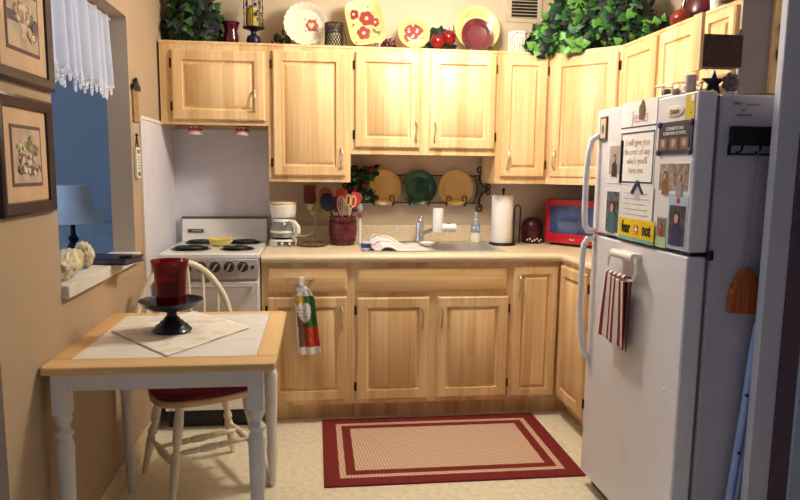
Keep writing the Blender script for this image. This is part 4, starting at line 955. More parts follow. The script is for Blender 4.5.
# Jesus calendar header and verse
t = card('verse_card', 'tall white scripture card with a navy border and praying hands at its top', 'card', -1.640, -1.905, 1.308, 1.606, PAPER)
flat(t, 'blue_line', -1.640, -1.905, 1.512, 1.517, NV, .002); flat(t, 'blue_line', -1.645, -1.652, 1.315, 1.497, NV, .002); flat(t, 'blue_line', -1.893, -1.900, 1.315, 1.497, NV, .002); flat(t, 'blue_line', -1.645, -1.900, 1.492, 1.497, NV, .0027); flat(t, 'blue_line', -1.645, -1.900, 1.315, 1.320, NV, .0027)
RT = mat('pink_brown_text', (222, 188, 186), .7)
text('lettering', 'Jesus', .062, FM(-1.785, 1.548, .002), mat('rose_text', (220, 172, 172), .7), t)
text('lettering', 'I will give you\nthe rest of any\nwho\'s you\'ll\nhave me.', .033, FM(-1.776, 1.410, .002), RT, t)
shape(t, 'praying_hands', [(-.020, -.030), (.014, -.030), (.022, 0), (.014, .030), (0, .040), (-.012, .022), (-.018, 0)], mat('hands_print', (110, 84, 60), .6), -1.800, 1.568, .0034, 'brown and green praying-hands picture')
shape(t, 'leaf_print', circ(.012, 1.6), LV, -1.79, 1.572, .0042)
# note paper with house-shaped clip
t = card('note_paper', 'crumpled white note paper hanging below the scripture card', 'paper', -1.676, -1.916, 1.178, 1.306, mat('note_sheet', (236, 234, 236), .8, bump=.6, bscale=30), .001, .003)
for i in range(5): flat(t, 'written_line', -1.70, -1.89 + .012 * (i % 3), 1.20 + i * .019, 1.2018 + i * .019, GY, .0041)
t = thing('magnet_clip', 'navy chevron magnet holding the white note paper', 'magnet', (FX, -1.80, 1.28))
m = MB(); m.blob(0, 0, 0, [(-.045, -.018), (0, .026), (.045, -.018), (.038, -.024), (0, .012), (-.038, -.024)], 0, .004); m.tr(0, FM(-1.80, 1.300, .0045)); obj('chevron', m, NV, t)
shape(t, 'plate', [(-.020, -.03), (.020, -.03), (.020, .0), (0, .016), (-.020, 0)], mat('clip_silver', (190, 196, 210), .4), -1.80, 1.284, .0045)
# fear not
YL = mat('bumper_yellow', (244, 204, 30), .5)
t = card('bumper_sticker', 'yellow magnet reading fear not with a red and white centre mark', 'magnet', -1.672, -1.940, 1.106, 1.186, YL, .0012, .0052)
flat(t, 'blue_edge', -1.672, -1.940, 1.106, 1.119, mat('sticker_teal', (130, 190, 180), .5), .0066)
BK = mat('black_ink', (20, 18, 20), .6)
text('lettering', 'fear', .060, FM(-1.732, 1.152, .0068), BK, t, bold=.0016, sx=.72); text('lettering', 'not', .060, FM(-1.888, 1.152, .0068), BK, t, bold=.0016, sx=.72)
shape(t, 'centre_mark', circ(.019, 1), mat('orange_mark', (210, 90, 50), .5), -1.812, 1.150, .0068); m = MB(); m.box(-.003, .003, -.014, .014, 0, .0006); m.box(-.013, .013, -.003, .003, 0, .0005); m.tr(0, FM(-1.812, 1.150, .0076)); obj('cross', m, PAPER, t)
# photos
t = card('photo', 'photo of a person in dark clothes left of the scripture card', 'photo', -1.530, -1.668, 1.310, 1.470, mat('photo_white', (240, 238, 240), .3)); flat(t, 'picture', -1.552, -1.645, 1.345, 1.452, mat('photo_warm_grey', (176, 164, 158), .4), .0022); person(t, -1.600, 1.385, .050, CH)
t = card('photo', 'photo of a standing person in teal lowest on the left of the freezer door', 'photo', -1.532, -1.668, 1.112, 1.292, mat('photo_white', (240, 238, 240), .3)); flat(t, 'picture', -1.545, -1.655, 1.122, 1.278, mat('photo_dark_mix', (110, 112, 120), .4, rgb2=(40, 40, 50), scale=60), .0022); person(t, -1.600, 1.190, .072, mat('photo_teal', (60, 110, 116), .5), hair=(34, 28, 30))
t = card('magnet_photo_frame', 'navy picture-frame magnet with three small portraits under the badge', 'magnet', -1.930, -2.134, 1.412, 1.516, mat('navy_frame', (40, 42, 84), .4), .004)
flat(t, 'panel', -1.944, -2.120, 1.422, 1.508, CH, .0048)
for y in (-1.965, -2.030, -2.095):
    flat(t, 'window', y + .024, y - .024, 1.426, 1.464, mat('photo_brown', (120, 96, 90), .5), .0055); shape(t, 'portrait', circ(.011, 1.2), mat('photo_skin_196', (196, 150, 126), .6), y, 1.448, .0062)
text('lettering', 'CORNERSTONE\nCHRISTIAN SCHOOL', .015, FM(-2.032, 1.486, .0056), PAPER, t)
for y, z in ((-1.935, 1.509), (-2.129, 1.509), (-1.935, 1.419), (-2.129, 1.419)):
    m = MB(); m.ell((FX - .007, y, z), (.004, .011, .011), 14, 8); obj('corner_ball', m, NV, t)
t = card('photo', 'wide photo of two people on the right under the navy frame magnet', 'photo', -1.938, -2.137, 1.286, 1.390, mat('photo_white', (240, 238, 240), .3)); flat(t, 'picture', -1.948, -2.127, 1.296, 1.382, mat('photo_beige', (176, 158, 140), .4, rgb2=(100, 92, 92), scale=40), .0022); person(t, -1.99, 1.326, .044, mat('photo_tan', (150, 96, 66), .5)); person(t, -2.078, 1.322, .042, GY, hair=(150, 130, 110))
t = card('sports_photo', 'tall sports photo of a player in a navy uniform low on the right', 'photo', -2.018, -2.134, 1.112, 1.280, mat('sports_card_edge', (176, 196, 214), .3)); flat(t, 'picture', -2.028, -2.124, 1.122, 1.250, mat('photo_field', (84, 84, 92), .4, rgb2=(44, 44, 54), scale=50), .0022); person(t, -2.075, 1.185, .064, NV); shape(t, 'red_emblem', circ(.010, 1), mat('emblem_red', (206, 50, 50), .5), -2.075, 1.265, .0022)
t = card('photo', 'small portrait photo on a green card between the yellow magnet and sports photo', 'photo', -1.948, -2.012, 1.105, 1.208, mat('card_green', (176, 206, 160), .5)); flat(t, 'picture', -1.953, -2.007, 1.142, 1.202, mat('photo_mauve', (140, 104, 110), .4), .0022); person(t, -1.98, 1.168, .024, mat('photo_red_shirt', (180, 60, 60), .5))
t = card('yellow_note', 'yellow paper tag at the top near corner of the freezer door', 'note', -2.082, -2.134, 1.516, 1.594, mat('energy_yellow', (214, 184, 30), .6)); flat(t, 'white_square', -2.112, -2.130, 1.572, 1.590, PAPER, .002); shape(t, 'ink_dot', circ(.003), BR, -2.115, 1.537, .002)

# towel ring and towel
t = thing('towel_holder', 'white magnetic towel bar on the refrigerator door', 'towel holder', (FX, -1.78, 1.0))
m = MB(); m.tube([(FX - .030, -1.690, 1.052), (FX - .030, -1.860, 1.052)], .016, 14); m.box(FX - .030, FX - .0005, -1.85, -1.70, 1.040, 1.064); obj('magnet_bar', m, PLASTW, t)
m = MB(); m.tube([(FX - .030, -1.692, 1.055), (FX - .034, -1.665, 1.035), (FX - .036, -1.660, 1.0), (FX - .038, -1.68, .975), (FX - .040, -1.71, .968), (FX - .040, -1.84, .968), (FX - .038, -1.872, .975), (FX - .036, -1.888, 1.0), (FX - .034, -1.882, 1.035), (FX - .030, -1.858, 1.055)], .0052, 8); obj('ring', m, PLASTW, t)
def ft(s_):
    def fn(u, v):
        y = -1.680 - .160 * u + (.060 * v * (1 - u) if s_ else .02 * v); z = .975 - (.250 if s_ else .262) * v - .012 * u
        return (FX - (.052 if s_ else .026) - .005 * math.sin(u * PI * 4 + s_) * min(1, .3 + v) + .012 * v * (1 if s_ else .3), y, z)
    return fn
def fmi(u, v): return 1 if any(abs(u - c) < w_ for c, w_ in ((.10, .045), (.32, .05), (.42, .012), (.55, .05), (.78, .045), (.87, .012), (.98, .03))) else 0
m = grid(ft(1), 40, 30, mif=fmi); grid(ft(0), 40, 30, m, fmi); grid(lambda u, v: (FX - .026 - .026 * v - .004 * math.sin(PI * v), -1.680 - .160 * u, .975 + .010 * math.sin(PI * v)), 40, 6, m, fmi)
o = obj('striped_towel', m, [TOWEL, mat('wine_stripe_cloth', (140, 46, 60), .95)]); solid(o, .004); tag(o, 'white towel with wine red stripes hanging from the refrigerator door', 'towel')

# side of fridge
t = thing('hook_rack', 'black letter rack with hooks on the near side of the refrigerator', 'rack', (1.33, FY1, 1.42), group=None)
ys_ = FY1 + .003
def sbox(x0, x1, z0, z1, a=.0, b=.004): return box(x0, x1, ys_ - b, ys_ - a, z0, z1)
obj('panel', sbox(1.252, 1.46, 1.438, 1.496, .0005, .022), BLACK, t, bev=.004)
obj('rail', sbox(1.252, 1.46, 1.409, 1.415, .0005, .006), BLACK, t)
obj('end_post', sbox(1.252, 1.260, 1.409, 1.44, .0005, .006), BLACK, t)
for x in (1.285, 1.345, 1.405):
    m = MB(); m.tube([(x + .008, ys_ - .012, 1.438), (x + .004, ys_ - .016, 1.425), (x - .012, ys_ - .026, 1.416), (x - .022, ys_ - .03, 1.418)], .0035, 6); obj('hook', m, BLACK, t)
t = thing('whisk_broom', 'orange-brown whisk broom hanging on a cord from the black rack', 'broom', (1.335, FY1 - .02, .92))
m = MB(); vs = []; n = 16
m.prism([(1.285, .918), (1.385, .912), (1.388, .95), (1.376, 1.02), (1.350, 1.06), (1.325, 1.06), (1.297, 1.02), (1.284, .955)][::1], 0, .022)
m.tr(0, Matrix(((1, 0, 0, 0), (0, 0, -1, ys_ - .004), (0, 1, 0, 0), (0, 0, 0, 1))))
obj('bristles', m, mat('orange_straw', (214, 116, 58), .9, rgb2=(140, 62, 28), scale=1, stretch=(400, 30, 6), bump=.8, bscale=3), t, bev=.006)
m = MB(); m.tube([(1.325, ys_ - .015, 1.055), (1.337, ys_ - .015, 1.078), (1.350, ys_ - .015, 1.055)], .002, 5); m.tube([(1.337, ys_ - .016, 1.078), (1.340, ys_ - .012, 1.25), (1.335, ys_ - .028, 1.425)], .002, 5)
for i in range(9): m.ell((1.3375, ys_ - .0155, 1.085 + i * .014), .0035, 6, 4)
obj('cord', m, mat('silver_cord', (140, 140, 156), .5), t)
t = thing('handwriting', 'faint handwritten marks near the top of the refrigerator side', 'writing', (1.32, FY1, 1.54))
m = MB()
for (x0, x1, z, a) in ((1.258, 1.29, 1.565, .006), (1.30, 1.35, 1.562, .003), (1.285, 1.305, 1.545, .003), (1.272, 1.325, 1.53, .004)):
    k = int((x1 - x0) / .002); m.tube([(x0 + .002 * i, ys_ - .0014, z + a * math.sin(i * 1.7)) for i in range(k)], .0008, 4)
obj('ink_line', m, mat('purple_ink', (84, 70, 96), .6), t)
# on top of fridge
ft_z = 1.6005
t = thing('votive_holder', 'clear glass votive with a pink candle on the refrigerator top front', 'candle holder', (1.19, -2.0, ft_z))
m = MB(); m.lathe([(.030, 0), (.034, .004), (.038, .04), (.036, .04), (.030, .006)], (1.19, -2.02, ft_z), 24); obj('cup', m, GLASS, t)
m = MB(); m.lathe([(.017, 0), (.017, .055)], (1.19, -2.02, ft_z + .0065), 18); obj('candle', m, mat('pink_wax', (230, 196, 190), .5), t, plabel='pink candle')
t = thing('star_ornament', 'dark metal star ornament standing beside the votive on the refrigerator', 'ornament', (1.25, -2.03, ft_z))
m = MB(); m.prism([(.040 * (1 if i % 2 == 0 else .42) * math.sin(i * PI / 5), .040 * (1 if i % 2 == 0 else .42) * math.cos(i * PI / 5)) for i in range(10)], -.005, .005); m.tr(0, Matrix.Translation((1.248, -2.05, ft_z + .036)) @ Matrix.Rotation(R(90), 4, 'X')); obj('star', m, mat('blue_black_metal', (40, 44, 66), .4, metal=.5), t)
t = thing('glass_trinkets', 'low wire-edged glass tray on the far front of the refrigerator top', 'tray', (1.19, -1.93, ft_z))
m = MB(); m.box(1.155, 1.215, -1.975, -1.86, ft_z, ft_z + .004); obj('tray', m, GLASS, t)
m = MB()
for z in (.006, .042): m.tube([(1.155, -1.975, ft_z + z), (1.215, -1.975, ft_z + z), (1.215, -1.86, ft_z + z), (1.155, -1.86, ft_z + z)], .002, 5, closed=True)
for (x, y) in ((1.155, -1.975), (1.215, -1.975), (1.215, -1.86), (1.155, -1.86), (1.155, -1.918)): m.tube([(x, y, ft_z), (x, y, ft_z + .042)], .002, 5)
obj('wire_edge', m, STEEL, t)
for i, (x, y, r_, c) in enumerate(((1.178, -1.895, .018, (150, 130, 110)), (1.192, -1.935, .016, (96, 80, 70)), (1.175, -1.955, .013, (200, 190, 176)))):
    m = MB(); m.ell((x, y, ft_z + .0045 + r_ * .8), (r_, r_, r_ * .8), 12, 8, fn=lambda d: 1 + .08 * math.sin(9 * d[0] + 7 * d[2])); tag(obj('pebble', m, mat('pebble_%d' % i, c, .4)), ('large tan', 'dark brown', 'small pale')[i] + ' polished pebble in the wire-edged tray on the refrigerator', 'pebble')
t = thing('metal_flower', 'small silver and dark metal flower ornament right of the star', 'ornament', (1.29, -2.08, ft_z))
m = MB()
for i in range(7):
    a = i * 2 * PI / 7; m.ell((1.285 + .020 * math.cos(a), -2.085, ft_z + .033 + .020 * math.sin(a)), (.012, .005, .012), 10, 6)
m.ell((1.285, -2.088, ft_z + .033), .010, 10, 6); obj('bloom', m, mat('pewter', (110, 100, 104), .3, metal=.7), t)
m = MB(); m.lathe([(.018, 0), (.018, .004), (.004, .006), (.004, .02)], (1.285, -2.083, ft_z), 14); obj('foot', m, STEEL, t)
m = MB(); m.tube([(1.232, -2.0, ft_z - .004), (1.27, -2.03, ft_z - .004), (1.33, -2.10, ft_z - .004), (1.40, -2.125, ft_z - .004), (1.50, -2.12, ft_z - .004)], .004, 6)
tag(obj('green_cord', m, mat('olive_cord', (120, 118, 40), .8)), 'olive green cord lying along the refrigerator top edge', 'cord')
# woven wall pocket
t = thing('wall_pocket', 'dark brown slatted wooden wall pocket on the cabinet end above the refrigerator', 'wall pocket', (1.53, -1.69, 1.74))
m = MB()
for i in range(6): m.box(1.417, 1.567, -1.700, -1.690 - .002 * (i % 2), 1.742 + i * .0195, 1.7605 + i * .0195)
obj('front', m, mat('dark_slats', (72, 46, 42), .75, rgb2=(44, 28, 30), scale=50), t)
m = MB(); m.box(1.417, 1.5605, -1.6895, -1.6445, 1.742, 1.752); m.box(1.561, 1.567, -1.689, -1.64, 1.742, 1.857); m.box(1.417, 1.567, -1.644, -1.6385, 1.742, 1.857); obj('back', m, mat('dark_slats', (72, 46, 42), .75), t)
obj('side_post', box(1.403, 1.4165, -1.695, -1.6385, 1.730, 1.935), WZ, t, plabel='tall pale wooden side board')
m = MB(); m.tube([(1.553, -1.695, 1.855), (1.559, -1.695, 1.878)], .004, 6); obj('peg', m, BLACK, t)
t = thing('heart_plaque', 'pale wooden board with a dark heart-shaped iron ornament beyond the refrigerator', 'plaque', (1.78, -1.66, 1.6))
obj('board', box(1.718, 1.85, -1.655, -1.638, 1.604, TOPZ - .001), WZ, t)
m = MB(); m.tube([(1.775 + .035 * math.cos(a) * (1 - .0 * a), -1.664, 1.895 + .036 * math.sin(a)) for a in [PI * .35 + i * PI * .95 / 10 for i in range(11)]] + [(1.752, -1.664, 1.850), (1.765, -1.664, 1.842)] + [(1.775 + .040 * math.cos(a), -1.664, 1.802 + .040 * math.sin(a)) for a in [PI * .75 + i * PI * .9 / 10 for i in range(11)]], .007, 8); obj('ornament', m, mat('brown_iron', (92, 62, 54), .5), t)

# folded stand leaning beside the fridge
t = thing('folding_chair', 'folded pale metal folding chair leaning between refrigerator and wall', 'folding chair', (1.36, -2.18, 0))
BM = mat('pale_painted_metal', (160, 186, 236), .35)
m = MB()
def fo(x): return [(x - .085, -2.188, .003), (x - .048, -2.188, .45), (x - .02, -2.188, .80), (x - .008, -2.188, .88), (x + .010, -2.188, .915), (x + .04, -2.188, .93), (x + .3, -2.188, .93)]
m.tube([(1.275, -2.187, .012), (1.322, -2.187, .312), (1.348, -2.187, .60), (1.362, -2.187, .80), (1.370, -2.187, .88), (1.385, -2.187, .915), (1.42, -2.187, .93), (1.66, -2.187, .93), (1.70, -2.187, .90), (1.71, -2.187, .012)], .011, 10)
obj('frame', m, BM, t)
m = MB(); m.tube([(1.300, -2.187, .012), (1.345, -2.187, .312), (1.375, -2.187, .60), (1.385, -2.187, .83)], .009, 10); obj('rear_leg', m, BM, t)
obj('seat', box(1.41, 1.68, -2.196, -2.178, .40, .74), BM, t, bev=.006)
m = MB(); 
for x, z in ((1.328, .47), (1.338, .66)): m.ell((x + .008, -2.199, z), .006, 8, 6)
obj('rivet', m, DARK, t)

# ================================================================== TABLE
t = thing('dining_table', 'small farmhouse dining table with a tiled top and white turned legs', 'table', (-.47, -1.66, 0))
tx0, tx1, ty0, ty1, tz = -.822, -.125, -2.056, -1.27, .757
m = MB(); b_ = .095
bs, bf, bb = .066, .100, .052
m = MB(); m.prism([(tx0 + .025, ty0), (tx1 - .025, ty0), (tx1 - .007, ty0 + .007), (tx1, ty0 + .025), (tx1, ty0 + bf), (tx0, ty0 + bf), (tx0, ty0 + .025), (tx0 + .007, ty0 + .007)], tz - .024, tz); obj('top_rail', m, TWX, t, bev=.005)
m = MB(); m.prism([(tx0, ty1 - bb), (tx1, ty1 - bb), (tx1, ty1 - .02), (tx1 - .02, ty1), (tx0 + .02, ty1), (tx0, ty1 - .02)], tz - .024, tz); obj('top_rail', m, TWX, t, bev=.005)
TWY = wood('table_oak_stile', (232, 196, 140), (208, 164, 106), 'y')
for a_ in (tx0, tx1 - bs): obj('top_stile', box(a_, a_ + bs, ty0 + bf + .0004, ty1 - bb - .0004, tz - .024, tz), TWY, t, bev=.003)
TILE = mat('white_glazed_tile', (250, 244, 238), .22, var=.02); GR = mat('tile_grout', (214, 204, 192), .8)
m = MB(); m.box(tx0 + bs, tx1 - bs, ty0 + bf, ty1 - bb, tz - .022, tz - .002, 1)
nx, ny = 2, 3; wx = (tx1 - tx0 - 2 * bs) / nx; wy = (ty1 - ty0 - bf - bb) / ny
for i in range(nx):
    for j in range(ny): m.box(tx0 + bs + i * wx + .0015, tx0 + bs + (i + 1) * wx - .0015, ty0 + bf + j * wy + .0015, ty0 + bf + (j + 1) * wy - .0015, tz - .002, tz - .0003, 0)
obj('tile_inlay', m, [TILE, GR], t)
lx = (-.772, -.190); ly = (-2.005, -1.315)
m = MB(); az0, az1 = .674, .7325
m.box(lx[0], lx[1], ly[0] - .011, ly[0] + .011, az0, az1); m.box(lx[0], lx[1], ly[1] - .011, ly[1] + .011, az0, az1); m.box(lx[0] - .011, lx[0] + .011, ly[0], ly[1], az0, az1); m.box(lx[1] - .011, lx[1] + .011, ly[0], ly[1], az0, az1)
obj('apron', m, WPAINT, t)
for x in lx:
    for y in ly:
        m = MB(); m.box(x - .024, x + .024, y - .024, y + .024, .600, .7327)
        m.lathe([(.012, 0), (.014, .012), (.016, .03), (.019, .10), (.024, .16), (.020, .19), (.0215, .25), (.026, .42), (.028, .495), (.024, .515), (.019, .522), (.026, .532), (.027, .540), (.020, .550), (.016, .560), (.022, .572), (.026, .582), (.024, .5998)], (x, y, 0), 24)
        obj('leg', m, WPAINT, t)
# lace cloth
m = MB(); cc = Vector((-.497, -1.615, tz + .0006)); P4 = [Vector((-.742, -1.600, 0)), Vector((-.47, -1.955, 0)), Vector((-.243, -1.580, 0)), Vector((-.50, -1.272, 0))]
def cl(u, v):
    p = (P4[0] * (1 - u) + P4[1] * u) * (1 - v) + (P4[3] * (1 - u) + P4[2] * u) * v
    return (p.x, p.y, tz + .0035 + .0018 * math.sin(u * 9 + v * 5) * math.cos(v * 11 - u * 3) + .0012 * math.sin(u * 23) * math.sin(v * 19))
o = obj('lace_cloth', grid(cl, 40, 40), mat('cream_cutwork_cloth', (240, 232, 218), .9, rgb2=(212, 200, 186), scale=18, contrast=(.3, .5), bump=.3, bscale=90)); solid(o, .0015)
tag(o, 'cream cutwork cloth laid cornerwise under the candle stand', 'tablecloth')
# candle stand
cx, cy, cz = -.520, -1.625, tz + .0068
t = thing('candle_stand', 'dark blue-black metal pedestal dish on the dining table', 'candle holder', (cx, cy, cz))
BB = mat('blue_black_enamel', (34, 38, 56), .35, metal=.5, coat=.2)
m = MB(); m.lathe([(.068, 0), (.070, .005), (.060, .014), (.056, .022), (.044, .028), (.040, .036), (.030, .041), (.026, .050), (.018, .056), (.017, .066), (.026, .074)], (cx, cy, cz), 36); obj('pedestal', m, BB, t)
m = MB(); m.lathe([(.026, .0742), (.060, .080), (.098, .094), (.110, .112), (.113, .114), (.108, .110), (.094, .098), (.058, .086), (.001, .083)], (cx, cy, cz), 48); obj('dish', m, BB, t)
t = thing('hurricane_glass', 'flared ruby red glass candle cup standing in the dark dish', 'candle holder', (cx, cy, cz + .0835))
m = MB(); m.lathe([(.047, 0), (.051, .004), (.053, .07), (.057, .13), (.064, .163), (.067, .172), (.064, .171), (.054, .13), (.050, .07), (.047, .008), (.001, .007)], (cx, cy, cz + .0865), 40)
obj('cup', m, mat('ruby_glass', (160, 10, 30), .06, trans=.8, coat=.3, ior=1.3), t)
m = MB(); m.lathe([(.042, 0), (.043, .003), (.043, .095), (.038, .099), (.001, .096)], (cx, cy, cz + .0945), 30); m.tube([(cx, cy, cz + .19), (cx + .001, cy, cz + .20)], .0012, 5, mi=1); tag(obj('candle', m, [mat('red_wax', (158, 22, 28), .5), DARK]), 'red pillar candle inside the ruby glass cup on the table', 'candle')

# ================================================================== CHAIR (rotated)
phi = math.atan2(-.36, .19) + PI / 2      # front direction
t = thing('windsor_chair', 'cream bow-back spindle chair with a burgundy cushion tucked under the table', 'chair', (-.487, -1.222, 0), phi, M='local')
# local frame: front = -y, right = +x
sh = [(-.185, .17), (-.215, .05), (-.235, -.10), (-.185, -.20), (0, -.235), (.185, -.20), (.235, -.10), (.215, .05), (.185, .17), (0, .20)]
def smooth_poly(pts, n=4):
    out = []; K = len(pts)
    for i in range(K):
        p0, p1, p2, p3 = [Vector(pts[(i + d) % K] + (0,)) for d in (-1, 0, 1, 2)]
        for k in range(n):
            q = k / n; r_ = .5 * ((2 * p1) + (p2 - p0) * q + (2 * p0 - 5 * p1 + 4 * p2 - p3) * q * q + (3 * p1 - p0 - 3 * p2 + p3) * q ** 3); out.append((r_.x, r_.y))
    return out
SP = smooth_poly(sh)
m = MB(); m.prism(SP, .415, .442); obj('seat', m, wood('honey_seat_wood', (224, 190, 140), (190, 150, 100), 'y'), t, bev=.008)
m = MB(); ks = [(.95, .4425), (.99, .45), (1.0, .458), (.97, .470), (.85, .478), (.5, .482), (.001, .483)]; n = len(SP); vs = []; fs = []
for (k, z) in ks: vs += [(x * k, y * k, z) for x, y in SP]
for j in range(len(ks) - 1):
    for i in range(n): q = (i + 1) % n; fs.append((j * n + i, j * n + q, (j + 1) * n + q, (j + 1) * n + i))
fs.append(tuple(range(n))[::-1]); m.add(vs, fs); obj('cushion', m, mat('burgundy_velvet', (116, 16, 34), .85, var=.15, scale=20), t, plabel='burgundy seat cushion')
m = MB(); m.tube([(-.15, .185, .475), (-.17, .235, .45), (-.165, .25, .39)], .003, 5); m.tube([(.15, .185, .475), (.17, .235, .45), (.17, .25, .40)], .003, 5)
obj('cushion_tie', m, mat('burgundy_velvet', (116, 16, 34), .85), t)
feet = {}
def turned(a, b, prof, mb, n=14):
    a = Vector(a); b = Vector(b); pts = [a.lerp(b, q) for q, _ in prof]; mb.tube(pts, [r_ for _, r_ in prof], n)
LP = [(0, .0115), (.12, .0135), (.32, .0185), (.40, .019), (.44, .014), (.46, .019), (.50, .0195), (.54, .013), (.58, .013), (.62, .018), (.80, .020), (1, .015)]
for sx in (-1, 1):
    for sy in (-1, 1):
        a = (sx * .205, sy * .205, 0.0); b = (sx * .135, sy * .13, .416); feet[(sx, sy)] = (Vector(a), Vector(b)); m = MB(); turned(a, b, LP, m); obj('leg', m, CREAM, t)
SPF = [(0, .008), (.15, .010), (.32, .014), (.36, .014), (.38, .009), (.40, .014), (.46, .017), (.54, .017), (.60, .014), (.62, .009), (.64, .014), (.68, .014), (.85, .010), (1, .008)]
for sx in (-1, 1):
    p = feet[(sx, -1)][0].lerp(feet[(sx, -1)][1], .40); q = feet[(sx, 1)][0].lerp(feet[(sx, 1)][1], .40); m = MB(); turned(p, q, SPF, m); obj('stretcher', m, CREAM, t)
for yy, h_ in ((-.06, .0), (.06, .0)):
    L0 = feet[(-1, -1)][0].lerp(feet[(-1, -1)][1], .40); R0 = feet[(1, -1)][0].lerp(feet[(1, -1)][1], .40)
    m = MB(); turned((L0.x, yy, L0.z), (R0.x, yy, R0.z), SPF, m); obj('stretcher', m, CREAM, t)
bow = []
for i in range(41):
    a = PI * i / 40; x = -.238 * math.cos(a); s_ = math.sin(a) ** .8 if 0 < i < 40 else 0
    bow.append((x * (.84 + .16 * min(1, s_ * 1.6)), .165 + .105 * s_, .430 + .495 * s_))
m = MB(); m.tube(bow, .0150, 12); obj('back_bow', m, CREAM, t)
for i, x in enumerate((-.165, -.100, -.034, .034, .100, .165)):
    a = math.acos(min(1, max(-1, -x / .236))); s_ = math.sin(a) ** .8
    bx_, by_, bz_ = x * 1.02, .165 + .105 * s_, .430 + .495 * s_
    m = MB(); turned((x * .78, .172, .43), (bx_, by_, bz_), [(0, .007), (.25, .009), (.5, .008), (1, .0055)], m, 10); obj('spindle', m, CREAM, t)

# ================================================================== LEFT WALL
def wall_frame(label, y0, y1, z0, z1, fw_, mw, art):
    """framed picture flat on the left wall; local u = +Y direction"""
    X = XL
    t = thing('framed_picture', label, 'picture', (X, (y0 + y1) / 2, z0), group='framed prints on the left wall')
    FRM = mat('dark_walnut_frame', (52, 34, 40), .35, var=.2, scale=30)
    m = MB(); rings = [(0, .001), (0, .015), (.008, .019), (fw_ * .6, .016), (fw_, .012), (fw_, .002)]; vs = []; fs = []
    for ins, d in rings:
        for a, b in ((y0 + ins, z0 + ins), (y1 - ins, z0 + ins), (y1 - ins, z1 - ins), (y0 + ins, z1 - ins)): vs.append((X + d, a, b))
    for j in range(len(rings) - 1):
        for i in range(4): q = (i + 1) % 4; fs.append((j * 4 + i, j * 4 + q, j * 4 + 4 + q, j * 4 + 4 + i))
    m.add(vs, fs); obj('frame', m, FRM, t)
    g = .006; MAT_ = mat('tan_mount', (214, 180, 146), .8); IN = mat('brown_inner_mount', (112, 84, 78), .8); AR = mat('aged_print_ground', (206, 184, 158), .8, rgb2=(176, 150, 126), scale=14)
    a0, a1, c0, c1 = y0 + fw_, y1 - fw_, z0 + fw_, z1 - fw_
    obj('gold_fillet', box(X + .002, X + .0035, a0 - .001, a1 + .001, c0 - .001, c1 + .001), mat('gold_fillet', (190, 150, 80), .4, metal=.4), t)
    obj('mount', box(X + .0036, X + .006, a0 + .004, a1 - .004, c0 + .004, c1 - .004), MAT_, t)
    obj('inner_mount', box(X + .0061, X + .0075, a0 + mw, a1 - mw, c0 + mw, c1 - mw), IN, t)
    pic = obj('print', box(X + .0076, X + .0085, a0 + mw + .010, a1 - mw - .010, c0 + mw + .010, c1 - mw - .010), AR, t)
    art(pic, X + .0086, (a0 + a1) / 2, (c0 + c1) / 2, (a1 - a0) / 2 - mw - .012, (c1 - c0) / 2 - mw - .012)
    return t
def wshape(parent, name, pts, mt, X, y, z, k):
    m = MB(); m.blob(0, 0, 0, pts, 0, .0006 + .00015 * k); m.tr(0, basis((X, y, z), (0, 1, 0), (0, 0, 1))); return obj(name, m, mt, parent)
def bouquet(pic, X, y, z, w_, h_, seed, clusters, cols):
    rnd = random.Random(seed); m = MB(); k = 0
    for (a, b, ra, rb, n, picks) in clusters:
        for _ in range(n):
            an = rnd.uniform(0, 2 * PI); q = rnd.random() ** .5; r_ = w_ * rnd.uniform(.05, .13)
            px, py = (a + ra * q * math.cos(an)) * w_, (b + rb * q * math.sin(an)) * h_
            px = max(-w_ + r_, min(w_ - r_, px)); py = max(-h_ + r_, min(h_ - r_, py))
            m.blob(px, py, 0, [(r_ * rnd.uniform(.7, 1.1) * math.cos(2 * PI * t_ / 7), r_ * rnd.uniform(.7, 1.1) * math.sin(2 * PI * t_ / 7)) for t_ in range(7)], rnd.choice(picks), .0006 + .00001 * k); k += 1
    m.tr(0, basis((X, y, z), (0, 1, 0), (0, 0, 1))); obj('painted_flowers', m, cols, pic)
PC = [mat('p_cream', (222, 206, 184), .8), mat('p_rose', (172, 122, 112), .8), mat('p_sage', (124, 128, 92), .8), mat('p_mauve', (116, 92, 96), .8), mat('p_ochre', (194, 164, 104), .8), mat('p_pale', (206, 190, 172), .8), mat('p_rust', (150, 84, 66), .8)]
def art1(pic, X, y, z, w_, h_):
    wshape(pic, 'painted_shadow', [(-w_, -.12 * h_), (w_, -.12 * h_), (w_, .25 * h_), (-w_, .25 * h_)], PC[3], X, y, z, 0)
    wshape(pic, 'painted_stand', [(-w_ * .2, -.62 * h_), (w_ * .2, -.62 * h_), (w_ * .08, -.35 * h_), (w_ * .3, -.05 * h_), (-w_ * .3, -.05 * h_), (-w_ * .08, -.35 * h_)], PC[5], X, y, z, 1)
    bouquet(pic, X + .0008, y, z, w_, h_, 4, [(0, .30, .62, .32, 90, (0, 1, 5, 5, 2)), (.0, .35, .35, .2, 40, (1, 0, 4)), (.75, -.1, .15, .3, 20, (2, 3)), (.55, -.45, .3, .1, 16, (0, 4, 1))], PC)
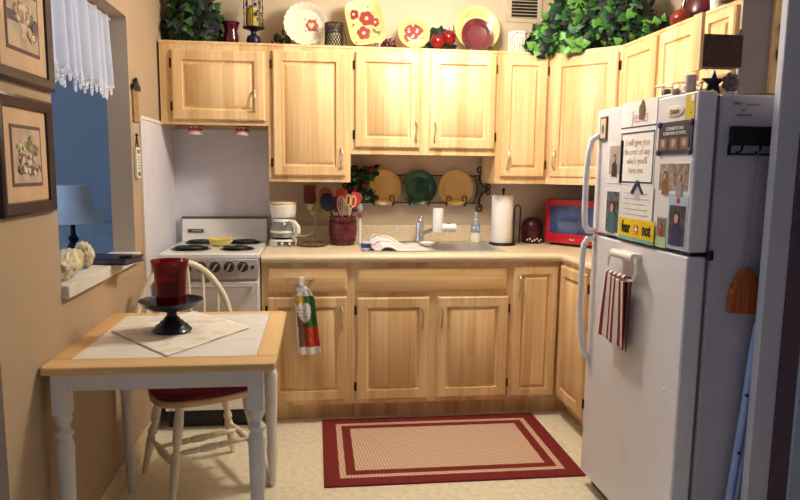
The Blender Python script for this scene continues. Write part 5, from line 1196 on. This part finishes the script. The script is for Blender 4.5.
def art2(pic, X, y, z, w_, h_):
    wshape(pic, 'painted_basket', [(-.45 * w_, -.35 * h_), (.2 * w_, -.35 * h_), (.3 * w_, .05 * h_), (-.5 * w_, .05 * h_)], PC[1], X, y, z, 1)
    bouquet(pic, X + .0008, y, z, w_, h_, 9, [(-.3, .3, .45, .25, 60, (0, 4, 5, 2)), (.35, .3, .4, .4, 60, (2, 2, 3, 4)), (-.1, -.1, .6, .2, 50, (1, 5, 3, 0)), (.35, -.55, .5, .15, 40, (0, 6, 5, 3)), (-.45, -.5, .3, .12, 20, (3, 5, 0))], PC)
wall_frame('upper of two dark-framed prints, with a rose bouquet on a pedestal', -2.215, -1.822, 1.580, 1.925, .034, .052, art1)
wall_frame('lower of two dark-framed prints, with a flower basket and blossoms', -2.225, -1.860, 1.214, 1.545, .034, .046, art2)

# plaques
t = thing('burlap_plaque', 'tan burlap strip on a dark scrolled hanger beside the pass-through', 'plaque', (XL, -.82, 1.55))
obj('cloth', box(XL + .002, XL + .008, -.862, -.772, 1.555, 1.712), mat('burlap_tan', (186, 150, 104), .95, rgb2=(130, 100, 66), scale=60, bump=.6, bscale=200), t)
m = MB(); m.prism([(-.885, 1.700), (-.752, 1.700), (-.76, 1.722), (-.79, 1.728), (-.800, 1.748), (-.818, 1.755), (-.836, 1.748), (-.846, 1.728), (-.878, 1.722)], XL + .008, XL + .016); m.tr(0, Matrix(((0, 0, 1, 0), (1, 0, 0, 0), (0, 1, 0, 0), (0, 0, 0, 1)))); obj('hanger', m, BLACK, t)
t = thing('wall_sign', 'narrow white vertical sign hanging on a dark cord beside the pass-through', 'sign', (XL, -.83, 1.3))
obj('board', box(XL + .002, XL + .014, -.868, -.800, 1.300, 1.440), WPAINT, t, bev=.002)
m = MB(); m.box(XL + .0145, XL + .0155, -.855, -.813, 1.412, 1.430); m.box(XL + .0145, XL + .0155, -.855, -.813, 1.310, 1.328); obj('printed_square', m, mat('olive_print', (120, 116, 80), .7), t)
m = MB(); 
for i in range(5): m.box(XL + .0145, XL + .0152, -.848, -.82, 1.342 + i * .013, 1.347 + i * .013)
obj('printed_letters', m, mat('brown_ink', (110, 90, 74), .7), t)
m = MB(); m.tube([(XL + .008, -.855, 1.440), (XL + .008, -.834, 1.492), (XL + .008, -.813, 1.440)], .003, 6); m.ell((XL + .009, -.834, 1.496), .007, 8, 6); obj('cord', m, BLACK, t)

# curtain + rod
t = thing('cafe_curtain', 'sheer white valance curtain with cutwork lace edge in the pass-through', 'curtain', (-.893, -1.36, 1.62))
def cu(u, v):
    y = -1.812 + .860 * u; k = 1 + .3 * v
    x = -.893 + (.010 + .010 * v) * math.sin(u * 2 * PI * 9.3 + math.sin(u * 13) * 1.1) + .006 * math.sin(u * 41)
    bot = 1.700 - .014 * abs(math.sin(u * PI * 6))
    return (x, y + .012 * (u > .9) * v, 1.998 + (bot - 1.998) * v)
def sheer():
    m = mat('sheer_white_voile', (232, 234, 246), .9, var=.03)
    nt = m.node_tree; b = nt.nodes['Principled BSDF']; out = nt.nodes['Material Output']; tl = nt.nodes.new('ShaderNodeBsdfTranslucent'); tl.inputs[0].default_value = (.8, .83, .95, 1); mx = nt.nodes.new('ShaderNodeMixShader'); mx.inputs[0].default_value = .45
    nt.links.new(b.outputs[0], mx.inputs[1]); nt.links.new(tl.outputs[0], mx.inputs[2]); nt.links.new(mx.outputs[0], out.inputs[0]); return m
SH = sheer(); o = obj('cloth', grid(cu, 220, 10), SH, t)
m = MB(); m.tube([Vector(cu(q / 150, 1)) + Vector((0, 0, -.002)) for q in range(151)], .003, 4)
for i in range(38):
    u = i / 37; p = Vector(cu(u, 1)); ph = abs(math.sin(u * PI * 6)); n_ = 1 + int(ph * 2.6)
    for k in range(n_):
        r_ = .0145 if k < n_ - 1 else .011
        m.tube([(p.x + .002 * math.sin(k + i), p.y + r_ * math.cos(a), p.z - .004 - .017 * k + (.007 if i % 2 else 0) + r_ * math.sin(a)) for a in [q * PI / 4 for q in range(8)]], .0030, 4, closed=True)
obj('lace_edge', m, mat('white_lace', (236, 238, 248), .9), t)
m = MB(); m.tube([(-.893, -1.818, 1.990), (-.893, -.902, 1.990)], .006, 8); tag(obj('curtain_rod', m, PLASTW), 'thin white curtain rod inside the top of the pass-through', 'curtain rod')

# sill things
def shell(name, label, c, r, rot, seed):
    m = MB(); rnd = random.Random(seed); ph = [rnd.uniform(0, 6) for _ in range(4)]
    m.ell((0, 0, 0), r, 40, 26, fn=lambda d: 1 + .07 * math.sin(14 * d[0] + 6 * d[1] + ph[0]) * math.cos(9 * d[2] + ph[1]) + .10 * math.sin(5 * d[1] + ph[2]) * math.sin(6 * d[2]) + .035 * math.sin(30 * d[1] + ph[3]))
    m.tr(0, Matrix.Translation(c) @ Matrix.Rotation(rot[0], 4, 'Z') @ Matrix.Rotation(rot[1], 4, 'X'))
    mn = min(p.z for p in m.v)
    for p in m.v: p.z += .9655 - mn
    return tag(obj(name, m, mat('chalky_coral', (236, 224, 190), .7, rgb2=(196, 176, 136), scale=26, bump=.4, bscale=80)), label, 'shell')
shell('conch_shell', 'rough cream conch shell at the near end of the pass-through sill', (-.855, -1.655, 1.0), (.040, .110, .045), (R(4), R(8)), 1)
shell('conch_shell', 'smoother upright cream shell leaning behind the rough one on the sill', (-.872, -1.44, 1.01), (.034, .085, .040), (R(12), R(-26)), 2)
t = thing('closed_book', 'dark navy book lying flat across the far end of the sill', 'book', (-.835, -1.26, .9655), R(-12), M='local')
m = MB(); m.box(-.11, .11, -.08, .08, 0, .004); m.box(-.11, .11, -.08, .08, .021, .025); m.box(-.11, -.106, -.08, .08, .004, .021); obj('cover', m, mat('navy_leather', (22, 20, 44), .3), t, bev=.001)
obj('pages', box(-.105, .105, -.075, .075, .0045, .0205), mat('page_edges', (84, 76, 100), .7), t)
m = MB(); m.tube([(.07, -.05, .030), (.105, -.02, .030)], .005, 8); tag(obj('book_clasp', m, BLACK, t), None)

# ================================================================== LIVING ROOM GLIMPSE
t = thing('table_lamp', 'table lamp with a pale bell shade on a dark twisted base in the next room', 'lamp', (-1.365, -.10, .78))
m = MB(); m.lathe([(.17, 1.035), (.155, 1.055), (.125, 1.11), (.105, 1.17), (.095, 1.245), (.093, 1.245), (.102, 1.17), (.122, 1.11), (.153, 1.055), (.167, 1.035)], (-1.365, -.10, 0), 40, caps=False)
obj('lamp_shade', m, mat('pale_lamp_shade', (214, 224, 236), .8), t)
m = MB(); m.lathe([(.07, .7805), (.072, .79), (.03, .80), (.016, .82), (.022, .86), (.034, .895), (.020, .925), (.03, .945), (.014, .965), (.012, 1.02), (.026, 1.03), (.010, 1.04), (.006, 1.2)], (-1.365, -.10, 0), 24)
obj('base', m, BLACK, t)
t = thing('side_table', 'dark side table under the lamp in the next room', 'table', (-1.38, -.05, 0))
DW = mat('dark_teal_wood', (60, 66, 78), .5)
obj('top', box(-1.65, -1.10, -.32, .25, .75, .78), DW, t, bev=.004)
for x in (-1.62, -1.13):
    for y in (-.29, .22): obj('leg', box(x - .02, x + .02, y - .02, y + .02, 0, .7495), DW, t)
t = thing('sofa', 'pale blue-grey sofa back behind the lamp in the next room', 'sofa', (-1.9, .7, 0))
SF = mat('grey_blue_upholstery', (160, 176, 190), .95, bump=.3, bscale=60)
obj('backrest', box(-2.9, -1.0, .45, .68, .30, .985), SF, t, bev=.06, seg=4)
obj('seat', box(-2.88, -1.02, .685, 1.3, .08, .45), SF, t, bev=.04, seg=3)
for x in (-2.8, -1.1):
    for y in (.55, 1.2): m = MB(); m.lathe([(.02, 0), (.03, .0795)], (x, y, 0), 12); m2 = obj('foot', m, DW, t)
t2 = [o for o in bpy.data.objects if o.name.startswith('foot') and o.parent == t]
m = MB()
for k, (dx, dz) in enumerate(((0, 0), (.02, .03), (.045, -.02))):
    m.tube([(-1.20 + dx, -.16, .783 + .003), (-1.17 + dx, -.18, .80), (-1.13 + dx, -.16, .86 + dz), (-1.11 + dx, -.12, .93 + dz), (-1.12 + dx * .5, -.05, .98 + dz), (-1.13 + dx, .0, .90), (-1.14 + dx, .03, .786)], .003, 6)
tag(obj('lamp_cord', m, mat('blue_grey_cable', (110, 130, 160), .6)), 'loose looped cables on the table beside the lamp', 'cable')
